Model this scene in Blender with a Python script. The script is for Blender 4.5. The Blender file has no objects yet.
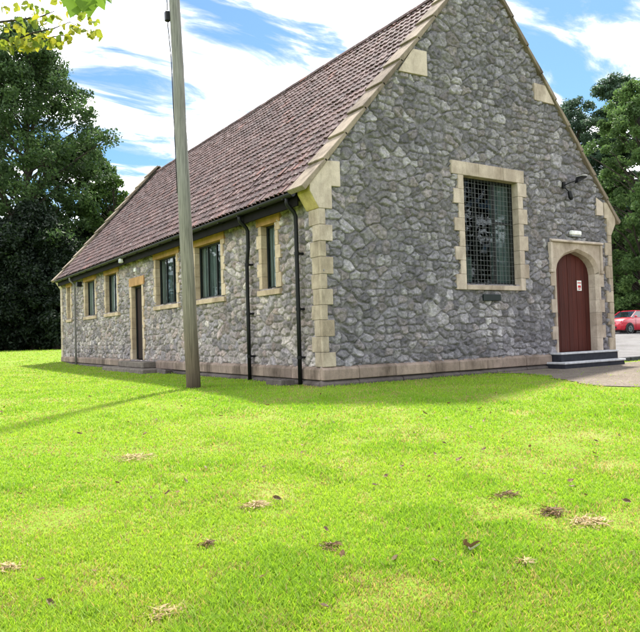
import bpy, bmesh, math, random
import numpy as np
from mathutils import Vector, Matrix

random.seed(7)
RNG = np.random.default_rng(11)
S = bpy.context.scene
COL = S.collection
R = math.radians

# ------------------------------------------------------------------ camera
CAM = np.array([-7.081, -10.680, 0.610])
YAW, PIT, ROL, FPX = R(-33.294), R(1.613), R(1.658), 675.537
fw = np.array([-math.sin(YAW) * math.cos(PIT), math.cos(YAW) * math.cos(PIT), math.sin(PIT)])
rt = np.array([math.cos(YAW), math.sin(YAW), 0.0])
up = np.cross(rt, fw)
rx = rt * math.cos(ROL) - up * math.sin(ROL)
ry = rt * math.sin(ROL) + up * math.cos(ROL)
cam_d = bpy.data.cameras.new('camera')
cam = bpy.data.objects.new('camera', cam_d)
COL.objects.link(cam)
M3 = Matrix((rx, ry, -fw)).transposed()
cam.matrix_world = Matrix.Translation(CAM) @ M3.to_4x4()
cam_d.sensor_fit = 'HORIZONTAL'
cam_d.sensor_width = 36.0
cam_d.lens = FPX / 640 * 36.0
cam_d.clip_start = 0.05
cam_d.clip_end = 3000
S.camera = cam

# ------------------------------------------------------------------ sky and sun
SUN = np.array([0.77, 0.64, 0.0]); SUN /= np.linalg.norm(SUN)
ELEV = R(59)
SKY_STRENGTH = 0.06
wd = bpy.data.worlds.new('World'); S.world = wd; wd.use_nodes = True
wn, wl = wd.node_tree.nodes, wd.node_tree.links
wn.clear()
def N(t, **k):
    n = wn.new(t)
    for a, v in k.items(): setattr(n, a, v)
    return n
wo = N('ShaderNodeOutputWorld'); bg = N('ShaderNodeBackground'); bg.inputs[1].default_value = SKY_STRENGTH
sky = N('ShaderNodeTexSky', sky_type='NISHITA', sun_disc=False)
sky.sun_elevation = ELEV; sky.sun_rotation = math.atan2(SUN[0], SUN[1])
sky.air_density = 1.0; sky.dust_density = 0.6; sky.ozone_density = 1.5
tc = N('ShaderNodeTexCoord'); sep = N('ShaderNodeSeparateXYZ')
wl.new(tc.outputs['Generated'], sep.inputs[0])
mz = N('ShaderNodeMath', operation='MAXIMUM'); wl.new(sep.outputs[2], mz.inputs[0]); mz.inputs[1].default_value = 0.0
az = N('ShaderNodeMath', operation='ADD'); wl.new(mz.outputs[0], az.inputs[0]); az.inputs[1].default_value = 0.16
dx = N('ShaderNodeMath', operation='DIVIDE'); wl.new(sep.outputs[0], dx.inputs[0]); wl.new(az.outputs[0], dx.inputs[1])
dy = N('ShaderNodeMath', operation='DIVIDE'); wl.new(sep.outputs[1], dy.inputs[0]); wl.new(az.outputs[0], dy.inputs[1])
cb = N('ShaderNodeCombineXYZ'); wl.new(dx.outputs[0], cb.inputs[0]); wl.new(dy.outputs[0], cb.inputs[1])
mp1 = N('ShaderNodeMapping'); mp1.inputs['Rotation'].default_value = (0, 0, R(28)); mp1.inputs['Scale'].default_value = (0.75, 1.9, 1)
mp1.inputs['Location'].default_value = (10.2, 5.4, 0)
wl.new(cb.outputs[0], mp1.inputs[0])
n1 = N('ShaderNodeTexNoise'); n1.inputs['Scale'].default_value = 2.6; n1.inputs['Detail'].default_value = 9; n1.inputs['Roughness'].default_value = 0.6; n1.inputs['Distortion'].default_value = 0.5
wl.new(mp1.outputs[0], n1.inputs['Vector'])
mp2 = N('ShaderNodeMapping'); mp2.inputs['Location'].default_value = (13.8, 6.6, 0)
wl.new(cb.outputs[0], mp2.inputs[0])
n2 = N('ShaderNodeTexNoise'); n2.inputs['Scale'].default_value = 0.75; n2.inputs['Detail'].default_value = 3
wl.new(mp2.outputs[0], n2.inputs['Vector'])
ma = N('ShaderNodeMath', operation='MULTIPLY_ADD'); wl.new(n2.outputs[0], ma.inputs[0]); ma.inputs[1].default_value = 0.9; wl.new(n1.outputs[0], ma.inputs[2])
cr = N('ShaderNodeValToRGB'); cr.color_ramp.elements[0].position = 0.835; cr.color_ramp.elements[1].position = 1.32
cr.color_ramp.elements[0].color = (0, 0, 0, 1); cr.color_ramp.elements[1].color = (1, 1, 1, 1)
mr_ = N('ShaderNodeMath', operation='MULTIPLY'); mr_.inputs[1].default_value = 1.0
wl.new(ma.outputs[0], mr_.inputs[0]); wl.new(mr_.outputs[0], cr.inputs[0])
mx = N('ShaderNodeMix', data_type='RGBA')
tint = N('ShaderNodeMix', data_type='RGBA', blend_type='MULTIPLY'); tint.inputs[0].default_value = 1.0; tint.inputs[7].default_value = (.46, .63, .70, 1)
wl.new(sky.outputs[0], tint.inputs[6])
pw_ = N('ShaderNodeMath', operation='POWER'); wl.new(cr.outputs[0], pw_.inputs[0]); pw_.inputs[1].default_value = 1.15
wl.new(pw_.outputs[0], mx.inputs[0]); wl.new(tint.outputs[2], mx.inputs[6]); cc = N('ShaderNodeMix', data_type='RGBA'); cc.inputs[6].default_value = (4.3, 4.4, 4.6, 1); cc.inputs[7].default_value = (19.0, 19.1, 19.8, 1)
pc = N('ShaderNodeMath', operation='POWER'); wl.new(cr.outputs[0], pc.inputs[0]); pc.inputs[1].default_value = 2.4
wl.new(pc.outputs[0], cc.inputs[0]); wl.new(cc.outputs[2], mx.inputs[7])
wl.new(mx.outputs[2], bg.inputs[0]); wl.new(bg.outputs[0], wo.inputs[0])

sd = bpy.data.lights.new('sun', 'SUN'); sd.energy = 2.8; sd.angle = R(3.0); sd.color = (1.0, 0.95, 0.86)
so = bpy.data.objects.new('sun', sd); COL.objects.link(so)
sv = Vector((SUN[0] * math.cos(ELEV), SUN[1] * math.cos(ELEV), math.sin(ELEV)))
so.rotation_euler = sv.to_track_quat('Z', 'Y').to_euler(); so.location = (20, 20, 40)

S.view_settings.view_transform = 'Standard'; S.view_settings.look = 'None'
S.view_settings.exposure = 2.05; S.view_settings.gamma = 1.0; S.view_settings.use_curve_mapping = False
S.render.engine = 'CYCLES'
S.cycles.max_bounces = 8; S.cycles.transparent_max_bounces = 12
S.cycles.sample_clamp_indirect = 6.0

# ------------------------------------------------------------------ numeric helpers
def ss(a, b, x):
    t = np.clip((x - a) / (b - a), 0, 1); return t * t * (3 - 2 * t)
fh = fw[:2] / np.linalg.norm(fw[:2]); rh = np.array([fh[1], -fh[0]])
def gz(x, y):
    D = (x - CAM[0]) * fh[0] + (y - CAM[1]) * fh[1]
    u = np.clip((11.5 - D) * 1.2, -40, 40)
    z = -.36 - .05 * np.log1p(np.exp(u)) / 1.2
    z = np.maximum(z, -1.6)
    return z + .47 * ss(26, 42, D) + .06 * ss(42, 56, D)
def G(x, y): return float(gz(np.float64(x), np.float64(y)))
def at(px, py, D):
    """world point that the survey of the place put at pixel direction px,py, D metres ahead"""
    u, v = px - 320, -(py - 316); c, s = math.cos(ROL), math.sin(ROL)
    return CAM + (fw * FPX + rt * (u * c + v * s) + up * (-u * s + v * c)) / FPX * D
def ground_at(px, py):
    t = 1.0
    while t < 90:
        p = at(px, py, t)
        if p[2] < gz(p[0], p[1]): return p
        t += .01
    return at(px, py, 50)
def hsh(ix, iy, k=0):
    h = (ix.astype(np.int64) * 374761393 + iy.astype(np.int64) * 668265263 + k * 1274126177) & 0xffffffff
    h = ((h ^ (h >> 13)) * 1274126177) & 0xffffffff
    h = (h ^ (h >> 16)) & 0xffffffff
    h = ((h ^ (h >> 15)) * 2246822519) & 0xffffffff
    h = (h ^ (h >> 13)) & 0xffffffff
    return h / 4294967296.0
def vnoise(x, y, k=0):
    ix, iy = np.floor(x), np.floor(y); fx, fy = x - ix, y - iy
    fx = fx * fx * (3 - 2 * fx); fy = fy * fy * (3 - 2 * fy)
    a, b = hsh(ix, iy, k), hsh(ix + 1, iy, k); c, d = hsh(ix, iy + 1, k), hsh(ix + 1, iy + 1, k)
    return (a * (1 - fx) + b * fx) * (1 - fy) + (c * (1 - fx) + d * fx) * fy
def fbm(x, y, k=0, o=4):
    r, a, t = 0, .5, 0
    for i in range(o):
        r = r + a * vnoise(x * 2 ** i, y * 2 ** i, k + i * 17); t += a; a *= .5
    return r / t

# ------------------------------------------------------------------ mesh helpers
def fast_mesh(name, V, F, attrs=None, mats=(), fm=None, smooth=False):
    """V (n,3); F list of int arrays (m,k) -> mesh"""
    me = bpy.data.meshes.new(name)
    V = np.ascontiguousarray(V, dtype=np.float32)
    F = [np.asarray(f, dtype=np.int32) for f in F if len(f)]
    me.vertices.add(len(V)); me.vertices.foreach_set('co', V.ravel())
    nl = sum(f.size for f in F); npoly = sum(len(f) for f in F)
    me.loops.add(nl); me.polygons.add(npoly)
    me.loops.foreach_set('vertex_index', np.concatenate([f.ravel() for f in F]))
    st, base = [], 0
    for f in F:
        st.append(base + np.arange(len(f), dtype=np.int32) * f.shape[1]); base += f.size
    me.polygons.foreach_set('loop_start', np.concatenate(st).astype(np.int32))
    if fm is not None: me.polygons.foreach_set('material_index', np.asarray(fm, dtype=np.int32))
    me.update(calc_edges=True)
    me.polygons.foreach_set('use_smooth', np.full(npoly, smooth, dtype=bool))
    for an, a in (attrs or {}).items():
        a = np.asarray(a, dtype=np.float32)
        if a.ndim == 1:
            at_ = me.attributes.new(an, 'FLOAT', 'POINT'); at_.data.foreach_set('value', a)
        else:
            at_ = me.attributes.new(an, 'FLOAT_COLOR', 'POINT')
            at_.data.foreach_set('color', np.concatenate([a, np.ones((len(a), 1), np.float32)], 1).astype(np.float32).ravel())
    for m in mats: me.materials.append(m)
    me.validate()
    return me

class MB:
    def __init__(s): s.v = []; s.f = []
    def add(s, vs, fs):
        b = len(s.v); s.v += [tuple(map(float, v)) for v in vs]; s.f += [tuple(i + b for i in f) for f in fs]
        return s
    def box(s, x0, x1, y0, y1, z0, z1, rot=None, loc=None, c=0.0):
        x0, x1 = min(x0, x1), max(x0, x1); y0, y1 = min(y0, y1), max(y0, y1); z0, z1 = min(z0, z1), max(z0, z1)
        vs = [(x, y, z) for z in (z0, z1) for y in (y0, y1) for x in (x0, x1)]
        fs = [(0, 2, 3, 1), (4, 5, 7, 6), (0, 1, 5, 4), (2, 6, 7, 3), (0, 4, 6, 2), (1, 3, 7, 5)]
        if rot is not None: vs = [rot @ Vector(v) for v in vs]
        if loc is not None: vs = [Vector(v) + Vector(loc) for v in vs]
        return s.add(vs, fs)
    def tube(s, pts, r, n=10, cap=True):
        pts = [Vector(p) for p in pts]; rs = r if hasattr(r, '__len__') else [r] * len(pts)
        b = len(s.v); prev = None
        for i, p in enumerate(pts):
            d = (pts[min(i + 1, len(pts) - 1)] - pts[max(i - 1, 0)]).normalized()
            if prev is None:
                a = Vector((0, 0, 1)) if abs(d.z) < .9 else Vector((1, 0, 0))
                u = d.cross(a).normalized()
            else: u = (prev - d * prev.dot(d)).normalized()
            prev = u; w = d.cross(u)
            for k in range(n):
                t = 2 * math.pi * k / n; s.v.append(tuple(p + (u * math.cos(t) + w * math.sin(t)) * rs[i]))
        for i in range(len(pts) - 1):
            for k in range(n):
                s.f.append((b + i * n + k, b + i * n + (k + 1) % n, b + (i + 1) * n + (k + 1) % n, b + (i + 1) * n + k))
        if cap:
            s.f.append(tuple(b + k for k in reversed(range(n)))); s.f.append(tuple(b + (len(pts) - 1) * n + k for k in range(n)))
        return s
    def prism(s, poly, d):
        """closed polygon (3D points) extruded by vector d"""
        n = len(poly); d = Vector(d); vs = [Vector(p) for p in poly]
        vs = vs + [v + d for v in vs]
        fs = [tuple(range(n)), tuple(reversed(range(n, 2 * n)))] + [(i, i + n, (i + 1) % n + n, (i + 1) % n) for i in range(n)]
        return s.add(vs, fs)
    def build(s, name, mat, parent=None, bevel=0.0, smooth=False, fix=True, seg=1):
        me = bpy.data.meshes.new(name); me.from_pydata(s.v, [], s.f)
        for p in me.polygons: p.use_smooth = smooth
        if fix:
            bm = bmesh.new(); bm.from_mesh(me); bmesh.ops.recalc_face_normals(bm, faces=bm.faces); bm.to_mesh(me); bm.free()
        me.materials.append(mat)
        return link(name, me, parent, bevel, seg)
def root_of(p):
    while p.parent: p = p.parent
    return p
def link(name, me, parent=None, bevel=0.0, seg=1):
    o = bpy.data.objects.new(name, me); COL.objects.link(o)
    if parent is not None: put(o, parent)
    if bevel:
        m = o.modifiers.new('bevel', 'BEVEL'); m.width = bevel; m.segments = seg; m.limit_method = 'ANGLE'; m.angle_limit = R(35)
    return o
def put(o, parent):
    # mesh data is in world coordinates: cancel the thing's own placement
    o.parent = parent
    r = root_of(parent)
    o.matrix_parent_inverse = r.matrix_basis.inverted() if parent is r else Matrix.Identity(4)
def thing(name, label, cat, loc=(0, 0, 0), rotz=0, group=None):
    o = bpy.data.objects.new(name, None); COL.objects.link(o)
    o.empty_display_size = .2
    o.location = loc; o.rotation_euler = (0, 0, rotz); tag(o, label, cat, group); return o
def tag(o, label=None, cat=None, group=None, kind=None):
    for k, v in (('label', label), ('category', cat), ('group', group), ('kind', kind)):
        if v: o[k] = v
    return o

# ------------------------------------------------------------------ materials
class Mat:
    def __init__(s, name):
        s.m = bpy.data.materials.new(name); s.m.use_nodes = True
        s.n, s.l = s.m.node_tree.nodes, s.m.node_tree.links
        s.p = s.n['Principled BSDF']; s.out = s.n['Material Output']
    def node(s, t, **k):
        n = s.n.new(t)
        for a, v in k.items(): setattr(n, a, v)
        return n
    def link(s, a, b): s.l.new(a, b)
    def coords(s, scale=(1, 1, 1)):
        t = s.node('ShaderNodeTexCoord'); m = s.node('ShaderNodeMapping'); m.inputs['Scale'].default_value = scale
        s.link(t.outputs['Object'], m.inputs[0]); return m.outputs[0]
    def noise(s, sc, det=4, rough=.55, vec=None, dist=0):
        n = s.node('ShaderNodeTexNoise'); n.inputs['Scale'].default_value = sc; n.inputs['Detail'].default_value = det
        n.inputs['Roughness'].default_value = rough; n.inputs['Distortion'].default_value = dist
        s.link(vec if vec is not None else s.coords(), n.inputs['Vector']); return n.outputs[0]
    def ramp(s, fac, *st):
        r = s.node('ShaderNodeValToRGB'); e = r.color_ramp.elements
        while len(e) < len(st): e.new(.5)
        for i, (p, c) in enumerate(st): e[i].position = p; e[i].color = (*c, 1) if len(c) == 3 else c
        s.link(fac, r.inputs[0]); return r.outputs[0]
    def mix(s, fac, a, b, mode='MIX'):
        m = s.node('ShaderNodeMix', data_type='RGBA', blend_type=mode)
        for i, v in ((0, fac), (6, a), (7, b)):
            if isinstance(v, (int, float)): m.inputs[i].default_value = v
            elif isinstance(v, tuple): m.inputs[i].default_value = (*v, 1)
            else: s.link(v, m.inputs[i])
        return m.outputs[2]
    def attr(s, n, o='Color'):
        a = s.node('ShaderNodeAttribute', attribute_name=n); return a.outputs[o]
    def island(s): return s.node('ShaderNodeNewGeometry').outputs['Random Per Island']
    def bump(s, h, strength=.4, dist=.02):
        b = s.node('ShaderNodeBump'); b.inputs['Strength'].default_value = strength; b.inputs['Distance'].default_value = dist
        s.link(h, b.inputs['Height']); s.link(b.outputs[0], s.p.inputs['Normal']); return s
    def base(s, c):
        if isinstance(c, tuple): s.p.inputs['Base Color'].default_value = (*c, 1)
        else: s.link(c, s.p.inputs['Base Color'])
        return s
    def set(s, rough=.8, spec=.3, metal=0.0):
        s.p.inputs['Roughness'].default_value = rough; s.p.inputs['Specular IOR Level'].default_value = spec; s.p.inputs['Metallic'].default_value = metal
        return s

def simple(name, c, rough=.6, spec=.3, metal=0.0, var=.25, sc=6, bump=0.0):
    m = Mat(name); n = m.noise(sc)
    lo = tuple(v * (1 - var) for v in c); hi = tuple(min(1, v * (1 + var)) for v in c)
    m.base(m.ramp(n, (.3, lo), (.7, hi))).set(rough, spec, metal)
    if bump: m.bump(m.noise(sc * 8), bump, .01)
    return m.m

def rubble_mat(name):
    m = Mat(name)
    n = m.noise(14, 6, .65); f = m.noise(60, 3, .6); big = m.noise(.7, 3)
    c = m.mix(1.0, m.attr('col'), m.ramp(n, (.25, (.50, .50, .52)), (.5, (.98, .98, .98)), (.78, (1.6, 1.58, 1.55))), 'MULTIPLY')
    c = m.mix(1.0, c, m.ramp(f, (.3, (.8, .8, .8)), (.7, (1.2, 1.2, 1.2))), 'MULTIPLY')
    c = m.mix(1.0, c, m.ramp(big, (.3, (.86, .87, .9)), (.7, (1.12, 1.1, 1.07))), 'MULTIPLY')
    m.base(c).set(.9, .25)
    h = m.mix(.5, n, f); m.bump(h, .9, .035)
    return m.m
def ashlar_mat(name, a, b, dark=.6):
    m = Mat(name); r = m.island()
    c = m.ramp(r, (0, a), (1, b))
    n = m.noise(5, 6, .65); st = m.noise(1.6, 5, .7, vec=m.coords((1, 1, .35)))
    c = m.mix(1.0, c, m.ramp(n, (.3, (.8, .79, .77)), (.65, (1.1, 1.1, 1.1))), 'MULTIPLY')
    c = m.mix(1.0, c, m.ramp(st, (.34, (dark * .85, dark * .82, dark * .78)), (.54, (1, 1, 1))), 'MULTIPLY')
    g = m.noise(2.3, 5, .7, vec=m.coords((1.3, 1.3, .5)), dist=.6)
    c = m.mix(m.ramp(g, (.50, (0, 0, 0)), (.72, (.45, .45, .45))), c, tuple(v * .62 for v in a))
    c = m.mix(1.0, c, m.ramp(m.noise(70, 3, .6), (.3, (.88, .88, .88)), (.7, (1.1, 1.1, 1.1))), 'MULTIPLY')
    m.base(c).set(.88, .2); m.bump(m.noise(30, 6, .7), .5, .015); return m.m

M = {}
M['rubble'] = rubble_mat('rubble_stone')
M['cream'] = ashlar_mat('cream_ashlar', (.42, .345, .28), (.52, .44, .37), .72)
M['ochre'] = ashlar_mat('ochre_ashlar', (.40, .22, .09), (.48, .29, .14), .7)
M['jamb'] = ashlar_mat('pale_ochre_ashlar', (.45, .34, .23), (.52, .42, .31), .7)
M['kneeler'] = ashlar_mat('yellow_stone', (.50, .38, .15), (.53, .42, .2), .7)
M['coping'] = ashlar_mat('weathered_coping', (.17, .135, .105), (.27, .22, .17), .45)
M['tan'] = ashlar_mat('tan_ashlar', (.35, .285, .215), (.44, .37, .29), .55)
M['plinth'] = ashlar_mat('pink_brown_plinth', (.19, .145, .118), (.31, .24, .195), .4)
M['footing'] = ashlar_mat('dark_footing', (.07, .06, .055), (.13, .11, .1), .6)
M['black'] = simple('black_paint', (.005, .005, .006), .5, .25)
M['frame'] = simple('dark_window_frame', (.007, .009, .009), .5, .25)
M['fascia'] = simple('dark_fascia', (.007, .006, .006), .8, .1)
M['grille'] = simple('grey_wire', (.10, .105, .105), .5, .4)
M['white'] = simple('white_plastic', (.7, .7, .68), .5)
M['greylamp'] = simple('grey_lamp_metal', (.25, .26, .27), .4, .5, .4)
M['dark'] = simple('dark_interior', (.03, .03, .03), .9)
M['greypipe'] = simple('grey_pipe', (.16, .15, .14), .6)
M['wire'] = simple('black_cable', (.02, .02, .02), .6)
M['step'] = simple('pale_step_edge', (.42, .42, .43), .85, .2, 0, .2, 9, .3)
M['riser'] = simple('dark_brick_riser', (.022, .023, .03), .85, .2, 0, .3, 9, .3)
M['sidestep'] = simple('mossy_stone_step', (.14, .12, .10), .9, .2, 0, .35, 7, .5)
M['plaque'] = simple('black_plaque', (.006, .012, .012), .4, .3)
M['plate'] = simple('white_paper', (.75, .74, .72), .6)
M['red'] = simple('red_print', (.55, .03, .04), .6)
M['lead'] = simple('grey_stone_mark', (.5, .5, .5))

def glass_mat():
    m = Mat('window_glass'); m.n.remove(m.p)
    g = m.node('ShaderNodeBsdfGlossy'); g.inputs['Roughness'].default_value = .02; g.inputs['Color'].default_value = (.9, .95, 1, 1)
    t = m.node('ShaderNodeBsdfTransparent'); t.inputs['Color'].default_value = (.90, .95, .93, 1)
    lw = m.node('ShaderNodeLayerWeight'); lw.inputs[0].default_value = .5
    pw = m.node('ShaderNodeMath', operation='POWER'); m.link(lw.outputs['Facing'], pw.inputs[0]); pw.inputs[1].default_value = 4.0
    fr = m.node('ShaderNodeMath', operation='MULTIPLY_ADD'); m.link(pw.outputs[0], fr.inputs[0]); fr.inputs[1].default_value = .25; fr.inputs[2].default_value = .016
    mx = m.node('ShaderNodeMixShader'); m.link(fr.outputs[0], mx.inputs[0]); m.link(t.outputs[0], mx.inputs[1]); m.link(g.outputs[0], mx.inputs[2])
    m.link(mx.outputs[0], m.out.inputs[0]); return m.m
M['glass'] = glass_mat()
def cloth(name, a, b, vert):
    m = Mat(name); w = m.node('ShaderNodeTexWave', wave_type='BANDS', bands_direction=vert)
    w.inputs['Scale'].default_value = 2.2; w.inputs['Distortion'].default_value = 1.5; w.inputs['Detail'].default_value = 1
    m.link(m.coords(), w.inputs['Vector'])
    m.base(m.ramp(w.outputs[1], (.1, a), (.9, b))).set(.9, .1); return m.m
M['curtain_y'] = cloth('teal_curtain', (.036, .043, .046), (.125, .138, .142), 'Y')
M['curtain_x'] = cloth('pale_teal_curtain', (.045, .056, .058), (.085, .102, .103), 'X')

def door_mat(name, a, b, axis):
    m = Mat(name); v = m.coords((1, 1, 1)); sp = m.node('ShaderNodeSeparateXYZ'); m.link(v, sp.inputs[0])
    n = m.noise(3, 5, .6, vec=m.coords((6, 6, .5)))
    c = m.ramp(n, (.3, a), (.7, b)); r = m.island()
    c = m.mix(1.0, c, m.ramp(r, (0, (.75, .75, .75)), (1, (1.25, 1.25, 1.25))), 'MULTIPLY')
    m.base(c).set(.6, .2); m.bump(m.noise(12, 5, .6, vec=m.coords((5, 5, .3))), .2, .01); return m.m
M['door_red'] = door_mat('red_brown_door', (.046, .009, .0065), (.082, .017, .011), 0)
M['door_dark'] = door_mat('dark_brown_door', (.018, .011, .011), (.036, .022, .021), 1)

def tile_mat():
    m = Mat('clay_tiles'); r = m.island()
    c = m.ramp(r, (0, (.056, .034, .034)), (.35, (.078, .044, .043)), (.7, (.098, .054, .051)), (.95, (.125, .078, .074)), (.995, (.155, .07, .058)))
    n = m.noise(9, 6, .7); big = m.noise(1.1, 4, .6)
    c = m.mix(m.ramp(n, (.56, (0, 0, 0)), (.68, (.8, .8, .8))), c, (.34, .30, .29))
    c = m.mix(1.0, c, m.ramp(big, (.3, (.75, .78, .8)), (.7, (1.2, 1.15, 1.12))), 'MULTIPLY')
    m.base(c).set(.75, .35); m.bump(m.noise(45, 4), .3, .01); return m.m
M['tile'] = tile_mat()
def pole_mat():
    m = Mat('weathered_pole_wood'); v = m.coords((9, 9, .35))
    g = m.noise(5, 6, .65, vec=v); big = m.noise(.5, 3, vec=m.coords((1, 1, .6)))
    c = m.ramp(g, (.3, (.10, .097, .09)), (.5, (.19, .185, .172)), (.7, (.28, .27, .252)))
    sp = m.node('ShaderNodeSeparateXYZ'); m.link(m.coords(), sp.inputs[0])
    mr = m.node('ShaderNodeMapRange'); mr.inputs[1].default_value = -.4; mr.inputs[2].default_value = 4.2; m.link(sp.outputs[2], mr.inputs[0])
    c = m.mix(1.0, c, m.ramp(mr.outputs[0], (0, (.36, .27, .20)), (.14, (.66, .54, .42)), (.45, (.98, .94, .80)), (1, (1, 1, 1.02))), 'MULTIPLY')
    m.base(c).set(.9, .2); m.bump(g, .5, .02); return m.m
M['pole'] = pole_mat()

def leaf_mat(name, a, b, trans=.45, tcol=None, spec=.25):
    m = Mat(name); r = m.island()
    c = m.ramp(r, (0, a), (1, b))
    c = m.mix(1.0, c, m.ramp(m.attr('tone', 'Fac'), (0, (.6, .62, .6)), (1, (1.4, 1.35, 1.2))), 'MULTIPLY')
    m.base(c).set(.55, spec)
    t = m.node('ShaderNodeBsdfTranslucent')
    if tcol is None: m.link(c, t.inputs[0])
    else: m.link(m.mix(1.0, c, tcol, 'MULTIPLY'), t.inputs[0])
    mx = m.node('ShaderNodeMixShader'); mx.inputs[0].default_value = trans
    m.link(m.p.outputs[0], mx.inputs[1]); m.link(t.outputs[0], mx.inputs[2]); m.link(mx.outputs[0], m.out.inputs[0]); return m.m
M['leaf_dark'] = leaf_mat('dark_green_leaves', (.030, .064, .024), (.078, .13, .044), .45)
M['leaf_mid'] = leaf_mat('mid_green_leaves', (.035, .075, .018), (.075, .13, .03), .4)
M['leaf_bright'] = leaf_mat('bright_green_leaves', (.07, .135, .045), (.12, .195, .06), .5)
M['needle'] = leaf_mat('blue_green_needles', (.05, .095, .065), (.09, .145, .09), .4)
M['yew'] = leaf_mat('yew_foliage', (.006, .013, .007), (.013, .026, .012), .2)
M['lime'] = leaf_mat('yellow_green_lime_leaves', (.13, .20, .025), (.36, .34, .03), .55)
M['limegreen'] = leaf_mat('fresh_green_leaf', (.11, .20, .025), (.15, .25, .03), .5)
M['bark'] = simple('bark', (.05, .042, .034), .95, .1, 0, .4, 8, .6)
M['drydark'] = leaf_mat('brown_dead_leaf', (.07, .04, .022), (.20, .12, .06), .2)
M['straw'] = leaf_mat('tan_dead_grass', (.30, .22, .12), (.46, .36, .21), .25)

# ground: soil and thatch under the blades
def ground_mat():
    m = Mat('lawn_ground'); v = m.coords()
    n = m.noise(1.1, 5, .6, vec=v); f = m.noise(25, 5, .7, vec=v); p = m.noise(.35, 4, .6, vec=v)
    c = m.ramp(f, (.25, (.09, .15, .016)), (.5, (.14, .215, .022)), (.8, (.20, .26, .04)))
    dry = m.ramp(n, (.52, (0, 0, 0)), (.72, (.75, .75, .75)))
    c = m.mix(dry, c, (.25, .23, .08))
    c = m.mix(m.ramp(p, (.45, (0, 0, 0)), (.65, (.35, .35, .35))), c, (.18, .22, .035))
    m.base(c).set(.95, .1); m.bump(f, .6, .04); return m.m
M['ground'] = ground_mat()
def gravel_mat(name, a, b, sc=45):
    m = Mat(name); v = m.node('ShaderNodeTexVoronoi'); v.inputs['Scale'].default_value = sc; m.link(m.coords(), v.inputs['Vector'])
    big = m.noise(.9, 5, .6)
    c = m.mix(1.0, m.ramp(v.outputs[1], (.1, a), (.9, b)), m.ramp(big, (.3, (.72, .7, .68)), (.7, (1.15, 1.15, 1.15))), 'MULTIPLY')
    n = m.noise(3.2, 6, .7); c = m.mix(m.ramp(n, (.5, (0, 0, 0)), (.68, (.6, .6, .6))), c, tuple(q * .55 for q in b))
    c = m.mix(m.ramp(m.noise(1.7, 5, .65, dist=1.0), (.56, (0, 0, 0)), (.74, (.5, .5, .5))), c, (.09, .10, .035))
    m.base(c).set(.95, .15); m.bump(v.outputs[0], .6, .02); return m.m
M['gravel'] = gravel_mat('path_gravel', (.095, .078, .062), (.215, .182, .148))
M['tarmac'] = gravel_mat('car_park_tarmac', (.13, .125, .125), (.18, .175, .175), 60)
M['kerb'] = simple('shadow_dark_kerb', (.045, .045, .05), .9, .2, 0, .3, 8, .4)

# ------------------------------------------------------------------ terrain
PATH = np.array([(4.4, -.10), (4.7, -.7), (4.3, -1.6), (3.4, -3.1), (3.05, -3.7), (3.4, -4.3), (4.4, -6.2), (7, -9.5), (12, -14), (34, -24), (40, -4), (18.5, .55), (9.95, -.12)])
PARK = np.array([(9.4, .75), (9.4, 3.5), (12, 26), (60, 45), (90, 10), (60, -10), (38, -2.6), (18, 1.2)])
def ragged(P, lo, hi):
    out = []
    for i in range(len(P)):
        a, b = np.array(P[i], float), np.array(P[(i + 1) % len(P)], float); n = max(1, int(np.linalg.norm(b - a) / .12)) if lo <= i < hi else 1
        for k in range(n):
            p = a + (b - a) * k / n; d = (b - a) / np.linalg.norm(b - a)
            o = (fbm(p[:1] * 2.7, p[1:] * 2.7, 91, 4)[0] - .5) * .55 if n > 1 and (i > lo or k > 0) else 0
            out.append((p[0] - d[1] * o, p[1] + d[0] * o))
    return np.array(out)
PATH = ragged(PATH, 1, 7)
def inpoly(x, y, P):
    r = np.zeros(x.shape, bool); j = len(P) - 1
    for i in range(len(P)):
        xi, yi = P[i]; xj, yj = P[j]
        c = ((yi > y) != (yj > y)) & (x < (xj - xi) * (y - yi) / (yj - yi + 1e-12) + xi)
        r ^= c; j = i
    return r
def axis_pts(a0, a1, near0, near1, st):
    mid = np.arange(near0, near1, st); out = []
    d, p = st, near1
    while p < a1: out.append(p); d *= 1.12; p += d
    out2 = []; d, p = st, near0 - st
    while p > a0: out2.append(p); d *= 1.12; p -= d
    return np.array([a0] + out2[::-1] + list(mid) + out + [a1])
gx = axis_pts(-900, 1200, -14, 20, .35); gy = axis_pts(-600, 1200, -14, 26, .35)
X, Y = np.meshgrid(gx, gy, indexing='ij')
Z = gz(X, Y)
nx, ny = X.shape
I = np.arange(nx * ny).reshape(nx, ny)
gr = link('ground', fast_mesh('ground', np.stack([X, Y, Z], -1).reshape(-1, 3), [np.stack([I[:-1, :-1], I[1:, :-1], I[1:, 1:], I[:-1, 1:]], -1).reshape(-1, 4)], mats=[M['ground']], smooth=True))
tag(gr, kind='structure')
def sheet(name, poly, mat, lift, st=.3):
    """a sheet draped over the terrain, triangulated finely with a ragged edge"""
    bm = bmesh.new()
    vs = [bm.verts.new((x, y, 0)) for x, y in poly]; bm.faces.new(vs)
    for ax, lo, hi in ((0, poly[:, 0].min(), poly[:, 0].max()), (1, poly[:, 1].min(), poly[:, 1].max())):
        q = math.floor(lo) + st
        while q < hi:
            no = (1, 0, 0) if ax == 0 else (0, 1, 0); co = (q, 0, 0) if ax == 0 else (0, q, 0)
            bmesh.ops.bisect_plane(bm, geom=bm.verts[:] + bm.edges[:] + bm.faces[:], plane_co=co, plane_no=no)
            q += st if q < 16 else 1.5
    for v in bm.verts: v.co.z = G(v.co.x, v.co.y) + lift
    me = bpy.data.meshes.new(name); bm.to_mesh(me); bm.free(); me.materials.append(mat)
    o = link(name, me); tag(o, kind='structure'); return o
sheet('path', PATH, M['gravel'], .012)
sheet('car_park', PARK, M['tarmac'], .02)
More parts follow.
